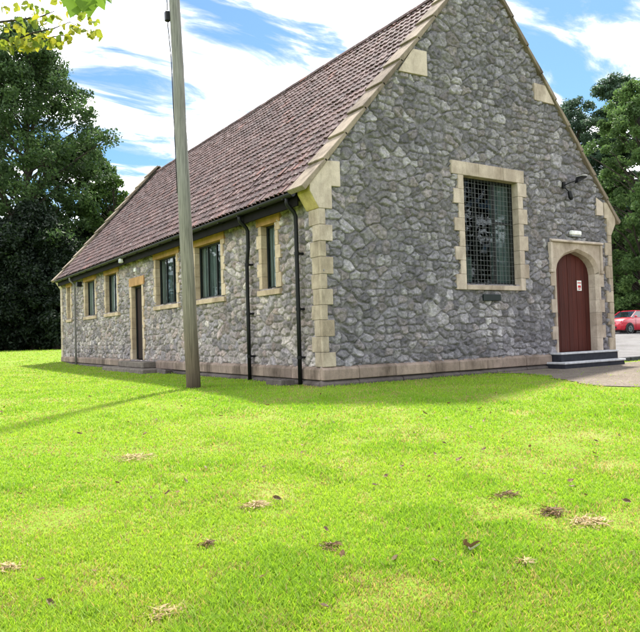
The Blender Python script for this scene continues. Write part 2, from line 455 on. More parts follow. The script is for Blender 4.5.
kb = MB()
for i in range(14):
    a = (10.05 + i * .62, .32 + i * .055); z = G(*a)
    kb.box(-.29, .29, -.07, .07, z - .1, z + .11, rot=Matrix.Rotation(.088, 3, 'Z'), loc=(a[0], a[1], 0))
ko = kb.build('kerb', M['kerb'], None, .01); tag(ko, kind='structure')  # dark kerb strip stands in for the shadow of the raised edge

# ------------------------------------------------------------------ the hall
W, L, HX, GZ = 9.14, 21.55, 4.57, -.36
SL, HA = 1.172, 9.12
hall = thing('stone_hall', 'long grey rubble stone hall with a steep red clay tile roof and arched red door', 'building', (HX, L / 2, GZ))

def rubble_pattern(u, v, k, cs=.19, asp=.80):
    """irregular rubble: distance to joint, cell ids; u along the wall, v up"""
    uu = u + .034 * (fbm(u * 7, v * 7, k + 50, 3) - .5) * 2; vv = v + .03 * (fbm(u * 7, v * 7, k + 90, 3) - .5) * 2
    cu, cv = uu / cs, vv / (cs * asp)
    iu, iv = np.floor(cu), np.floor(cv)
    F1 = np.full(u.shape, 9.0); SX = np.zeros(u.shape); SY = np.zeros(u.shape); ID = np.zeros(u.shape); JD = np.zeros(u.shape)
    seeds = []
    for di in range(-2, 3):
        for dj in range(-2, 3):
            a, b = iu + di, iv + dj
            keep = hsh(a, b, k + 3) > .14 + .44 * vnoise(a * .21, b * .21, k + 5)
            sx = a + .14 + .72 * hsh(a, b, k + 1); sy = b + .33 + .34 * hsh(a, b, k + 2)
            d = np.where(keep, (np.abs(cu - sx) ** 4.5 + np.abs(cv - sy) ** 4.5) ** (1 / 4.5), 99)
            seeds.append((sx, sy, d, a, b))
            m = d < F1; F1 = np.where(m, d, F1); SX = np.where(m, sx, SX); SY = np.where(m, sy, SY); ID = np.where(m, a, ID); JD = np.where(m, b, JD)
    F2 = np.full(u.shape, 9.0)
    for sx, sy, d, a, b in seeds:
        same = (a == ID) & (b == JD)
        F2 = np.where(~same & (d < F2), d, F2)
    edge = (F2 - F1) * cs * .5
    return edge, ID, JD, (cu - SX), (cv - SY)
PAL_F = np.array([(.215, .203, .218), (.255, .241, .257), (.175, .165, .18), (.285, .27, .285), (.222, .209, .225), (.225, .20, .206), (.20, .188, .203)])
PAL_S = np.array([(.29, .255, .245), (.345, .31, .30), (.225, .20, .205), (.41, .365, .345), (.30, .26, .25), (.32, .26, .24), (.275, .25, .262)])
def rubble_wall(name, u0, u1, v0, v1, su, sv, holes, mapf, keep, k, pal, mortar, parent, depth=.05, flip=False, tint=None):
    def axis(a, b, st, br):
        pts = sorted(set([a, b] + [round(q, 4) for q in br if a < q < b])); out = [np.array([a])]
        for p, q in zip(pts[:-1], pts[1:]):
            n = max(1, int(round((q - p) / st))); out.append(np.linspace(p, q, n + 1)[1:])
        return np.concatenate(out)
    us = axis(u0, u1, su, [h[0] for h in holes] + [h[1] for h in holes]); vs_ = axis(v0, v1, sv, [h[2] for h in holes] + [h[3] for h in holes])
    U, V = np.meshgrid(us, vs_, indexing='ij')
    e, ID, JD, lx, ly = rubble_pattern(U, V, k)
    prof = ss(.003, .022, e)
    tx, ty = hsh(ID, JD, k + 11) - .5, hsh(ID, JD, k + 12) - .5
    face = .55 + .5 * hsh(ID, JD, k + 13) + tx * lx * .8 + ty * ly * .8
    # rock-faced facets inside each stone
    wu, wv = U / .085 + .5 * (fbm(U * 9, V * 9, k + 21, 2) - .5), V / .07
    bi, bj = np.floor(wu), np.floor(wv); B = np.full(U.shape, 9.0); fx = np.zeros(U.shape); fy = np.zeros(U.shape); fi = np.zeros(U.shape); fj = np.zeros(U.shape)
    for di in (-1, 0, 1):
        for dj in (-1, 0, 1):
            a, b = bi + di, bj + dj; px_, py_ = a + hsh(a, b, k + 61), b + hsh(a, b, k + 62); d = (wu - px_) ** 2 + (wv - py_) ** 2
            m_ = d < B; B = np.where(m_, d, B); fx = np.where(m_, wu - px_, fx); fy = np.where(m_, wv - py_, fy); fi = np.where(m_, a, fi); fj = np.where(m_, b, fj)
    fac = (hsh(fi, fj, k + 63) - .5) * .55 + (hsh(fi, fj, k + 64) - .5) * fx * .9 + (hsh(fi, fj, k + 65) - .5) * fy * .9
    rough = (fbm(U * 15, V * 15, k + 20, 4) - .5) * .7 + fac
    H = np.minimum(depth * prof * np.clip(face + rough, .05, 1.8), .072) - .012 * (1 - prof) + .007 * (fbm(U * 32, V * 32, k + 40, 2) - .5)
    pi = np.floor(hsh(ID, JD, k + 30) * len(pal)).astype(int)
    c = pal[pi] * ((.66 + .62 * hsh(ID, JD, k + 31)) * (.86 + .28 * hsh(fi, fj, k + 66)))[..., None]
    if tint is not None: c = tint(U, V, ID, JD, c)
    mm = ss(.004, .02, e)[..., None]
    c = np.array(mortar) * (1 - mm) + c * mm
    n, m = U.shape; I = np.arange(n * m).reshape(n, m)
    Q = np.stack([I[:-1, :-1], I[1:, :-1], I[1:, 1:], I[:-1, 1:]], -1).reshape(-1, 4)
    uc = ((U[:-1, :-1] + U[1:, 1:]) / 2).ravel(); vc = ((V[:-1, :-1] + V[1:, 1:]) / 2).ravel()
    ok = keep(uc, vc)
    for h in holes: ok &= ~((uc > h[0]) & (uc < h[1]) & (vc > h[2]) & (vc < h[3]))
    Q = Q[ok]
    if flip: Q = Q[:, ::-1]
    P = mapf(U.ravel(), V.ravel(), H.ravel())
    used = np.unique(Q); rm = np.zeros(n * m, np.int32); rm[used] = np.arange(len(used))
    me = fast_mesh(name, P[used], [rm[Q]], {'col': c.reshape(-1, 3)[used]}, [M['rubble']], smooth=True)
    return link(name, me, parent)
allk = lambda u, v: np.ones(u.shape, bool)
# openings: side wall (y0, y1, z0, z1); front wall (x0, x1, z0, z1)
SIDE = [dict(y0=1.71, y1=2.31, kind='slit'), dict(y0=4.41, y1=6.00, kind='wide'), dict(y0=7.36, y1=9.02, kind='wide'),
        dict(y0=12.99, y1=14.36, kind='two'), dict(y0=15.85, y1=17.33, kind='two'), dict(y0=19.78, y1=20.36, kind='slit')]
ZB, ZT = 1.645, 3.02
FWIN = (3.80, 5.57, 1.655, 4.06)
SDOOR = (10.34, 11.37, -.02, 2.38)
side_holes = [(s['y0'], s['y1'], ZB, ZT) for s in SIDE] + [SDOOR]
rubble_wall('wall', 0, L, -.05, 3.50, .024, .02, side_holes, lambda u, v, h: np.stack([-h + .02, u, v], -1), allk, 100, PAL_S, (.25, .23, .215), hall, .048, flip=True)
gab = lambda u, v: v < HA + .02 - SL * np.abs(u - HX)
rubble_wall('wall', 0, W, -.05, HA, .017, .017, [FWIN, (6.80, 8.64, -.06, 2.68)], lambda u, v, h: np.stack([u, -h + .02, v], -1), gab, 300, PAL_F, (.185, .176, .182), hall, .056,
            tint=lambda U, V, I_, J_, c: np.where(((U > 4.2) & (U < 4.9) & (V > .35) & (V < 1.27) & (hsh(I_, J_, 9) > .35))[..., None], np.clip(c * 1.15 + .10, 0, .5), c))
rubble_wall('wall', 0, L, -.4, 3.6, .09, .09, [], lambda u, v, h: np.stack([W + h - .02, u, v], -1), allk, 500, PAL_S, (.34, .32, .29), hall, .05)
rubble_wall('wall', 0, W, -.4, HA, .09, .09, [], lambda u, v, h: np.stack([u, L + h - .02, v], -1), gab, 700, PAL_S, (.34, .32, .29), hall, .05, flip=True)
# floor slab and rear room partition keep the inside dark
MB().box(.1, W - .1, .1, L - .1, -.3, -.06).build('floor', M['dark'], hall)

# plinth: dressed course over a dark rubble footing
pl = MB()
def plinth_run(mb, a, b, axis, face, z0, z1, proj, seed, skip=()):
    rr = random.Random(seed); t = a
    while t < b - .01:
        n = min(b, t + rr.uniform(.7, 1.3))
        if b - n < .3: n = b
        j = rr.uniform(-.006, .006)
        if not any(t < s1 and n > s0 for s0, s1 in skip):
            prof = [(.03, z0), (-proj + j, z0), (-proj + j, z1 - .05), (-.012, z1 + j), (.03, z1 + j)]
            if axis == 'x': mb.prism([(t + .003, face + p, z) for p, z in prof], (n - t - .006, 0, 0))
            else: mb.prism([(face + p, t + .003, z) for p, z in prof], (0, n - t - .006, 0))
        t = n
for a_, b_, ax_, zt_, pj_, sd_ in ((-.08, 6.55, 'x', 0, .085, 3), (8.87, W + .08, 'x', 0, .085, 4), (.035, 9.06, 'y', 0, .08, 5), (11.62, L, 'y', -.01, .08, 6)):
    pl = MB(); plinth_run(pl, a_, b_, ax_, 0, -.25, zt_, pj_, sd_); pl.build('plinth', M['plinth'], hall, .012)
ft = MB(); plinth_run(ft, -.11, W + .1, 'x', 0, -.6, -.255, .11, 13); ft.build('footing', M['footing'], hall, .02)
ft = MB(); plinth_run(ft, .04, L + .05, 'y', 0, -.6, -.255, .11, 14); ft.build('footing', M['footing'], hall, .02)

# quoins
def quoins(zs, sgn_x, x_edge, y_edge, yaxis, seed, name='quoins', mat='cream'):
    q = MB(); rr = random.Random(seed); z = zs[0]; k = 0
    while z < zs[1] - .05:
        h = min(rr.uniform(.27, .33), zs[1] - z)
        if zs[1] - z - h < .12: h = zs[1] - z
        wx, wy = ((.23, .23), (.10, .32))[k % 2]; wx += rr.uniform(-.02, .02); wy += rr.uniform(-.03, .03)
        x0, x1 = (x_edge, x_edge + sgn_x * wx); y0, y1 = (y_edge, y_edge + yaxis * wy)
        q.box(x0 - sgn_x * .052, x1, y0 - yaxis * .052, y0 + yaxis * .03, z + .003, z + h - .003)
        q.box(x0 - sgn_x * .052, x0 + sgn_x * .03, y0 + yaxis * .031, y1, z + .003, z + h - .003)
        z += h; k += 1
    return q.build(name, M[mat], hall, .006)
quoins((0.0, 2.40), 1, 0, 0, 1, 21, mat='tan'); quoins((2.402, 3.02), 1, 0, 0, 1, 24)
quoins((0.0, 3.02), -1, W, 0, 1, 22, mat='tan')
quoins((-.1, 3.2), 1, 0, L, -1, 23)
# kneelers: corbelled stones carrying the coping feet
def kneeler(y0, y1, side, mat_side, slim=False):
    sx = (lambda x: x) if side < 0 else (lambda x: W - x)
    k = MB(); prof = [(-.052, 3.022), (-.25, 3.33), (-.25, 3.49), (.16, 3.95), (.46, 3.97), (.46, 3.47), (.25, 3.465), (.25, 3.022)]
    if slim: prof = [(-.052, 3.022), (-.25, 3.33), (-.25, 3.49), (.10, 3.88), (.22, 3.88), (.22, 3.465), (.12, 3.46), (.12, 3.022)]
    k.prism([(sx(x), y0, z) for x, z in prof], (0, y1 - y0, 0))
    o = k.build('kneeler', M['tan' if slim else 'cream'], hall, .008); o.data.materials.append(M[mat_side])
    for p in o.data.polygons:
        if abs(p.normal.y) < .5 and p.normal.x * side > .2: p.material_index = 1
    return o
k1 = kneeler(-.057, .40, -1, 'kneeler'); k1['label'] = 'yellow sided corbel stone under the near end of the coping'  # outward faces of this corbel are yellow, its front stays cream
kneeler(-.057, .40, 1, 'tan', True); kneeler(L - .40, L + .06, -1, 'cream')
# bonded cream blocks against the copings
for pg in (((2.02, 6.05), (2.83, 6.08), (2.83, 6.62), (2.44, 6.60)), ((7.06, 6.16), (6.31, 6.16), (6.31, 6.58), (6.72, 6.58)), ((8.60, 3.52), (8.88, 3.52), (8.88, 3.86), (8.60, 3.98))):
    MB().prism([(x, -.056, z) for x, z in pg], (0, .08, 0)).build('bonding_block', M['cream'], hall, .006)

# roof slope of clay pantiles
def tiles(name, mirror=False):
    ex, ez, rx_, rz = -.31, 3.43, HX, 8.87
    Ls = math.hypot(rx_ - ex, rz - ez); sd_ = np.array([(rx_ - ex) / Ls, 0, (rz - ez) / Ls]); nd = np.array([-sd_[2], 0, sd_[0]])
    p, g = .19, .29; nc = int((L - .94) / p); nr = int(Ls / g) + 1
    g = Ls / nr; y0 = .47; p = (L - .94) / nc
    rr = np.random.default_rng(5)
    c, r = np.meshgrid(np.arange(nc), np.arange(nr), indexing='ij'); c, r = c.ravel(), r.ravel(); nt = len(c)
    uu = np.linspace(0, 1, 9); prof = .022 * np.sin(uu * 2 * np.pi - .4) + .010 * np.cos(uu * 4 * np.pi)
    lift = rr.normal(0, .005, nt); skew = rr.normal(0, .006, nt); sh = rr.normal(0, .006, nt)
    V = np.zeros((nt, 3, 9, 3))
    for j, (dv, lo) in enumerate(((g * 1.12, .0), (0.0, .032), (.004, .008))):
        s_ = (r * g)[:, None] + dv + (sh[:, None] if j else 0)
        h = prof[None, :] + lo + lift[:, None] + .006
        yy = y0 + (c[:, None] + uu[None, :] * 1.03) * p + skew[:, None] * (1 if j else 0)
        V[:, j] = np.array([ex, 0, ez]) + s_[..., None] * sd_ + h[..., None] * nd
        V[:, j, :, 1] = yy
    V = V.reshape(-1, 3); I = np.arange(nt * 27).reshape(nt, 3, 9)
    Q = np.concatenate([np.stack([I[:, j, :-1], I[:, j, 1:], I[:, j + 1, 1:], I[:, j + 1, :-1]], -1).reshape(-1, 4) for j in (0, 1)])
    if mirror: V[:, 0] = W - V[:, 0]; Q = Q[:, ::-1]
    return link(name, fast_mesh(name, V, [Q], mats=[M['tile']], smooth=False), hall)
tiles('roof'); tiles('roof', True)
# underlay board beneath the tiles
ub = MB()
for s in (-1, 1):
    f = (lambda x: x) if s < 0 else (lambda x: W - x)
    ub.prism([(f(-.28), .1, 3.40), (f(HX), .1, 8.81), (f(HX), .1, 8.74), (f(-.21), .1, 3.37)], (0, L - .2, 0))
ub.build('roof_deck', M['fascia'], hall)
rg = MB(); y = .45
while y < L - .5:
    for k in range(8):
        pass
    n = 9; a = [(HX + .15 * math.cos(math.pi * (k / (n - 1)) ), y, 8.80 + .15 * math.sin(math.pi * k / (n - 1))) for k in range(n)]
    jit = random.uniform(-.006, .006)
    rg.prism([(p[0], p[1], p[2] + jit) for p in a], (0, .445, 0)); y += .45
rg.build('ridge_tiles', M['tile'], hall)
# verge copings: lapped slabs, lower end of each one standing proud
def coping(y0, y1, name='coping'):
    cp = MB(); Lr = math.hypot(HX + .37, (HX + .37) * SL); n = 10; d = np.array([1, SL]) / math.hypot(1, SL); nn = np.array([-d[1], d[0]])
    for s in (-1, 1):
        f = (lambda x: x) if s < 0 else (lambda x: W - x)
        for i in range(n):
            a, b = i * Lr / n, (i + 1) * Lr / n + (.05 if i < n - 1 else 0)
            o = np.array([-.37, HA - SL * (HX + .37)])
            P = [o + d * a + nn * .0, o + d * b + nn * .0, o + d * b + nn * .065, o + d * a + nn * .115]
            P[0] = P[0] + nn * (.001 * (i % 2))
            cp.prism([(f(p[0]), y0, p[1]) for p in P], (0, y1 - y0, 0))
    return cp.build(name, M['coping'], hall, .01)
coping(-.095, .47); coping(L - .47, L + .095)
# fascia, gutter, downpipes
MB().box(-.25, -.215, .42, L - .42, 3.13, 3.355).build('fascia', M['fascia'], hall)
MB().box(-.214, .02, .42, L - .42, 3.30, 3.33).build('soffit', M['fascia'], hall)
gt = MB(); n = 9
prof = [(-.33 + .07 * math.cos(math.pi + math.pi * k / (n - 1)), 3.375 + .08 * math.sin(math.pi + math.pi * k / (n - 1))) for k in range(n)]
prof += [(x * .86 + -.33 * .14, z + .006) for x, z in prof[::-1]]
gt.prism([(x, .43, z) for x, z in prof], (0, L - .86, 0))
gu = gt.build('gutter', M['black'], hall)
for i in range(21): put(MB().box(-.41, -.25, .7 + i, .73 + i, 3.28, 3.30).build('gutter_bracket', M['black']), gu)
def downpipe(y, shift, mat, r=.042, z1=3.29, bottom=-.38):
    x = -.135; m = MB()
    m.tube([(-.33, y + shift, z1 + .03), (-.33, y + shift, z1 - .06), (-.32, y + shift, z1 - .11), (x - .04, y + shift, z1 - .24), (x, y + shift, z1 - .32), (x, y + shift, z1 - .72), (x, y + shift * .8, z1 - .80), (x, y + shift * .15, z1 - .98), (x, y, z1 - 1.08), (x, y, 1.0), (x, y, bottom)], r, 12)
    o = m.build('downpipe', M[mat], hall, smooth=True)
    for z in (2.2, 1.1, .15):
        b = MB(); b.tube([(x, y, z), (x, y, z + .06)], r + .010, 12); b.box(x, .0, y - .05, y + .05, z + .01, z + .05)
        put(b.build('pipe_collar', M[mat]), o)
    return o
downpipe(.67, .0, 'black'); downpipe(2.82, -.08, 'black'); downpipe(18.55, .0, 'greypipe', .04)
hp = MB(); hp.box(-.22, -.03, 17.78, 17.98, 2.88, 3.08); hp.build('vent_hood', M['black'], hall, .02)

# window surrounds, frames and panes on the side wall
def surround_side(y0, y1, parent, seed):
    rr = random.Random(seed); q = MB(); xf = -.038; xb = .22
    n = 2 if y1 - y0 > 1 else 1
    li = MB(); a, b = y0 - .22, y1 + .22
    for i in range(n): li.box(xf - .004, xb, a + (b - a) * i / n + .003, a + (b - a) * (i + 1) / n - .003, ZT, ZT + .26)
    for side in (0, 1):
        z, k = ZB, rr.randint(0, 1)
        while z < ZT - .01:
            h = min(rr.uniform(.26, .34), ZT - z)
            if ZT - z - h < .1: h = ZT - z
            w = (.13, .22)[k % 2]
            if side == 0: q.box(xf, xb, y0 - w, y0, z + .002, z + h - .002)
            else: q.box(xf, xb, y1, y1 + w, z + .002, z + h - .002)
            z += h; k += 1
    q.prism([(xf - .03, y0 - .2, ZB - .15), (xf - .03, y0 - .2, ZB - .035), (xb, y0 - .2, ZB + .005), (xb, y0 - .2, ZB - .15)], (0, y1 - y0 + .4, 0))
    nf = len(q.f); q.add(li.v, li.f); o = q.build('surround', M['jamb'], None, .006, fix=True); o.data.materials.append(M['ochre'])
    for p in o.data.polygons[nf:]: p.material_index = 1
    put(o, parent)
for i, s in enumerate(SIDE):
    y0, y1 = s['y0'], s['y1']; fr = MB(); x0, x1 = .10, .155; w = .045
    fr.box(x0, x1, y0, y0 + w, ZB, ZT); fr.box(x0, x1, y1 - w, y1, ZB, ZT)
    fr.box(x0 + .002, x1 - .002, y0 + w, y1 - w, ZB, ZB + w); fr.box(x0 + .002, x1 - .002, y0 + w, y1 - w, ZT - w, ZT)
    nm = {'slit': 0, 'wide': 2, 'two': 1}[s['kind']]
    for k in range(nm):
        c = y0 + (y1 - y0) * (k + 1) / (nm + 1); fr.box(x0 + .004, x1 - .004, c - .022, c + .022, ZB + w, ZT - w)
    wo_ = fr.build('window', M['frame'], hall, .004)
    wo_['label'] = {'slit': 'narrow single light window with ochre stone surround', 'wide': 'three light window with ochre lintel', 'two': 'two light window with ochre lintel'}[s['kind']]
    surround_side(y0, y1, wo_, 40 + i)
    pn = MB(); pn.box(.125, .129, y0 + w, y1 - w, ZB + w, ZT - w); put(pn.build('pane', M['glass']), wo_)
    cu = MB(); n = max(4, int((y1 - y0) / .05)); ys = np.linspace(y0 - .08, y1 + .08, n * 2)
    pts = [(.165 + .014 * math.sin(j * 1.25 + i) + .012 * math.sin(j * .7), yy) for j, yy in enumerate(ys)]
    cu.add([(x, yy, z) for z in (ZB - .1, ZT + .1) for x, yy in pts], [(j, j + 1, j + 1 + len(pts), j + len(pts)) for j in range(len(pts) - 1)])
    put(cu.build('curtain', M['curtain_y'], fix=False, smooth=True), wo_)
# side door
dd = MB()
nb = 6; a, b = SDOOR[0] + .06, SDOOR[1] - .06
for k in range(nb): dd.box(.14 + .004 * (k % 2), .18, a + (b - a) * k / nb + .004, a + (b - a) * (k + 1) / nb - .004, .0, 2.32)
do = dd.build('door', M['door_dark'], hall, .004); do['label'] = 'narrow dark brown boarded side door'
f = MB(); f.box(.10, .19, SDOOR[0], a - .002, 0, 2.38); f.box(.10, .19, b + .002, SDOOR[1], 0, 2.38); f.box(.102, .188, a, b, 2.323, 2.38)
put(f.build('door_frame', M['frame'], None, .004), do)
h = MB(); h.tube([(.13, a + .09, 1.0), (.08, a + .09, 1.0), (.08, a + .2, 1.0)], .011, 8); h.box(.128, .139, a + .06, a + .12, .92, 1.1); put(h.build('handle', M['greylamp']), do)
q = MB(); rr = random.Random(5)
for side in (0, 1):
    z, k = -.02, side
    while z < 2.37:
        hh = min(.34, 2.38 - z); w = (.14, .22)[k % 2]
        if side == 0: q.box(-.038, .2, SDOOR[0] - w, SDOOR[0], z + .002, z + hh - .002)
        else: q.box(-.038, .2, SDOOR[1], SDOOR[1] + w, z + .002, z + hh - .002)
        z += hh; k += 1
nf = len(q.f); q.box(-.042, .2, SDOOR[0] - .22, SDOOR[1] + .22, 2.383, 2.66); o = q.build('surround', M['jamb'], None, .006); o.data.materials.append(M['ochre'])
for p in o.data.polygons[nf:]: p.material_index = 1
put(o, do)
MB().box(-.45, -.04, 9.08, 11.60, -.23, -.05).build('step', M['sidestep'], hall, .02)
MB().box(-.74, -.12, 8.35, 12.45, -.5, -.233).build('step', M['sidestep'], hall, .03)
# side wall lamps
lm = MB(); lm.tube([(-.05, 10.82, 2.83), (-.05, 10.82, 2.93)], .07, 12); lm.tube([(-.05, 10.82, 2.93), (-.05, 10.82, 2.96)], [.07, .035], 12)
lo = lm.build('wall_lamp', M['white'], hall, .01); lo['label'] = 'small white lamp above the side door'
fl = MB(); fl.box(-.40, -.28, 11.36, 11.52, 3.17, 3.31); fl.box(-.27, .0, 11.42, 11.48, 3.20, 3.24)
fo = fl.build('floodlight', M['white'], hall, .02); fo['label'] = 'white floodlight under the eaves of the side wall'
put(MB().box(-.406, -.401, 11.38, 11.50, 3.19, 3.29).build('lens', M['greylamp']), fo)

# front window
x0, x1, z0, z1 = FWIN
ya, yb = .13, .19; w = .05; fr = MB()
fr.box(x0, x0 + w, ya, yb, z0, z1); fr.box(x1 - w, x1, ya, yb, z0, z1)
fr.box(x0 + w, x1 - w, ya + .002, yb - .002, z0, z0 + w); fr.box(x0 + w, x1 - w, ya + .002, yb - .002, z1 - w, z1)
xm, xq = x0 + (x1 - x0) * .64, x0 + (x1 - x0) * .30
fr.box(xm - .03, xm + .03, ya + .004, yb - .004, z0 + w, z1 - w); fr.box(xq - .02, xq + .02, ya + .006, yb - .006, z0 + w, z1 - w)
fr.box(xm + .03, x1 - w, ya + .006, yb - .006, z0 + 1.42, z0 + 1.47)
wf = fr.build('window', M['frame'], hall, .004); wf['label'] = 'tall gable window behind a square wire grille'
put(MB().box(x0 + w, x1 - w, .158, .162, z0 + w, z1 - w).build('pane', M['glass']), wf)
gg = MB(); n = 17
for k in range(1, n): xx = x0 + (x1 - x0) * k / n; gg.box(xx - .003, xx + .003, .108, .114, z0 + .01, z1 - .01)
n = 22
for k in range(1, n): zz = z0 + (z1 - z0) * k / n; gg.box(x0 + .01, x1 - .01, .115, .121, zz - .003, zz + .003)
put(gg.build('grille', M['grille']), wf)
def wavy(xa, xb, z0, z1, y, ph):
    cu = MB(); n = max(6, int((xb - xa) / .04)); pts = [(xx, y + .025 * math.sin(j * 1.3 + ph)) for j, xx in enumerate(np.linspace(xa, xb, n))]
    cu.add([(xx, yy, z) for z in (z0, z1) for xx, yy in pts], [(j, j + 1, j + 1 + n, j + n) for j in range(n - 1)]); return cu
put(wavy(xm - .05, x1 + .1, z0 - .1, z1 + .1, .215, 0).build('curtain', M['curtain_x'], fix=False, smooth=True), wf)
put(wavy(x0 - .1, x0 + .42, z0 - .1, z0 + .62, .22, 1).build('curtain', M['curtain_x'], fix=False, smooth=True), wf)
q = MB(); rr = random.Random(77)
for side in (0, 1):
    z, k = z0 - .14, 1 - side
    while z < z1 - .01:
        hh = min(rr.uniform(.28, .36), z1 - z)
        if z1 - z - hh < .12: hh = z1 - z
        wd_ = (.17, .31)[k % 2]
        if side == 0: q.box(-.055, .22, x0 - 0, x0, 0, 0) if False else q.box(x0 - wd_, x0, -.055, .24, z + .002, z + hh - .002)
        else: q.box(x1, x1 + wd_, -.055, .24, z + .002, z + hh - .002)
        z += hh; k += 1
for a, b in ((3.44, 4.28), (4.284, 5.08), (5.084, 5.80)): q.box(a, b, -.058, .24, z1 + .002, z1 + .30)
q.prism([(x0 + .003, -.075, z0 - .14), (x0 + .003, -.075, z0 - .035), (x0 + .003, .24, z0 + .004), (x0 + .003, .24, z0 - .14)], (x1 - x0 - .006, 0, 0))
put(q.build('surround', M['cream'], None, .007), wf)

# front door: four-centred arch in a square-headed ashlar surround
AX, AW, ASP, APX = 7.72, .79, 1.98, 2.54
def arch(n=15, s=1.0, dz=0.0):
    pts = []
    for k in range(n + 1):
        t = k / n; x = -AW * s + AW * s * t
        zz = 1 - (1 - t) ** 2.0
        z = ASP + (APX + dz - ASP) * (.62 * math.sqrt(max(0, 1 - (1 - min(1, t / .55)) ** 2)) + .38 * t)
        pts.append((AX + x, z))
    return pts + [(2 * AX - x, z) for x, z in pts[-2::-1]]
def arch_plate(outer_x0, outer_x1, ztop, y0, y1, inner, zbot=-.02):
    """plate with an arched hole; one chamfered order"""
    m = MB(); n = len(inner)
    V, F = [], []
    for x, z in inner: V += [(x, y0, z), (x, y0, ztop), (x, y1, z)]
    for i in range(n - 1):
        a, b = 3 * i, 3 * i + 3; F += [(a, b, b + 1, a + 1), (a, a + 2, b + 2, b)]
    m.add(V, F)
    return m
ar = arch()
ds = MB()
# jamb stones, alternating widths beside the opening
for side in (-1, 1):
    z, k = 0.0, 0
    while z < ASP - .01:
        hh = min(.33, ASP - z); xo = AX + side * (.79 + (.13, .27)[k % 2]); xi = AX + side * AW
        ds.box(min(xo, xi + side * .07), max(xo, xi + side * .07), -.056, .26, z + .002, z + hh - .002)
        # splayed inner order
        ds.prism([(xi + side * .07, -.056, z + .002), (xi, .02, z + .002), (xi - side * .02, .26, z + .002), (xi + side * .07, .26, z + .002)], (0, 0, hh - .004))
        z += hh; k += 1
# spandrels
ZTOP = 2.72
xs0, xs1 = AX - .98, AX + .98
outer = [(AX + (x - AX) * (AW + .07) / AW, z + .06) for x, z in ar]
V, F = [], []
for (x, z), (xo, zo) in zip(ar, outer): V += [(xo, -.056, ZTOP), (xo, -.056, zo), (x, .02, z), (AX + (x - AX) * .975, .26, z - .01)]
for i in range(len(ar) - 1):
    for j in range(3): a = 4 * i + j; F.append((a, a + 4, a + 5, a + 1))
ds.add(V, F)
for side in (-1, 1):
    xi = AX + side * (AW + .07); ds.box(min(xi, AX + side * .98), max(xi, AX + side * .98), -.056, .2, ASP, ASP + .36); ds.box(min(xi, AX + side * .98), max(xi, AX + side * .98), -.056, .2, ASP + .364, ZTOP)
    ds.add([(xi, -.056, ASP), (AX + side * AW, .02, ASP), (AX + side * AW, .02, ASP - .001), (xi, -.056, ASP - .001)], [(0, 1, 2, 3)])
dn = MB()
nb = 9
def arch_z(x, pts):
    for (xa, za), (xb, zb) in zip(pts[:-1], pts[1:]):
        if xa <= x <= xb: return za + (zb - za) * (x - xa) / max(1e-6, xb - xa)
    return ASP
for k in range(nb):
    a = AX - .785 + 1.57 * k / nb + .004; b = AX - .785 + 1.57 * (k + 1) / nb - .004
    tops = [(a + (b - a) * t, arch_z(a + (b - a) * t, ar)) for t in (0, .25, .5, .75, 1)]
    if a < AX < b: tops.insert(3, (AX, APX)) if tops[2][0] < AX - 1e-4 else None
    yy = .200 + .005 * (k % 2)
    dn.prism([(a, yy, .01), (b, yy, .01)] + [(x, yy, z) for x, z in tops[::-1]], (0, .06, 0))
do = dn.build('door', M['door_red'], hall, .005); do['label'] = 'arched red brown boarded front door with a small notice'
put(ds.build('surround', M['cream'], None, .0), do)
put(MB().box(8.00, 8.18, .190, .197, 1.56, 1.82).build('notice', M['plate']), do)
rm = MB()
for zz, a, b in ((1.76, 8.02, 8.16), (1.665, 8.03, 8.15), (1.60, 8.05, 8.13)): rm.box(a, b, .187, .1895, zz - (.03 if zz == 1.665 else .012), zz + (.03 if zz == 1.665 else .012))
put(rm.build('notice_print', M['red']), do)
hd = MB(); hd.tube([(AX - .60, .19, .98), (AX - .60, .15, .98)], .02, 10)
ring = [(AX - .60 + .05 * math.sin(t), .145, .94 + .05 * math.cos(t)) for t in np.linspace(0, 2 * math.pi, 15)]; hd.tube(ring, .007, 6, cap=False)
put(hd.build('handle', M['black'], smooth=True), do)
lbm = MB()
lbm.prism([(6.64, -.055, 2.722), (6.64, -.13, 2.735), (6.64, -.13, 2.775), (6.64, -.055, 2.81)], (2.08, 0, 0))
for a in (6.64, 8.64): lbm.box(a, a + .08, -.10, -.0, 2.06, 2.72); lbm.box(a - .02, a + .10, -.11, 0, 1.98, 2.058)
put(lbm.build('hood_mould', M['cream'], None, .008), do)
# steps
def edged_step(x0, x1, yf, zt, zb, nosing):
    o = MB().box(x0, x1, yf, -.02, zb, zt - nosing).build('step', M['riser'], hall, .01)
    put(MB().box(x0 - .02, x1 + .02, yf - .025, -.02, zt - nosing + .001, zt).build('nosing', M['step'], None, .012), o)
edged_step(6.58, 8.85, -.32, .012, -.20, .045)
edged_step(6.36, 8.74, -.58, -.201, -.5, .05)

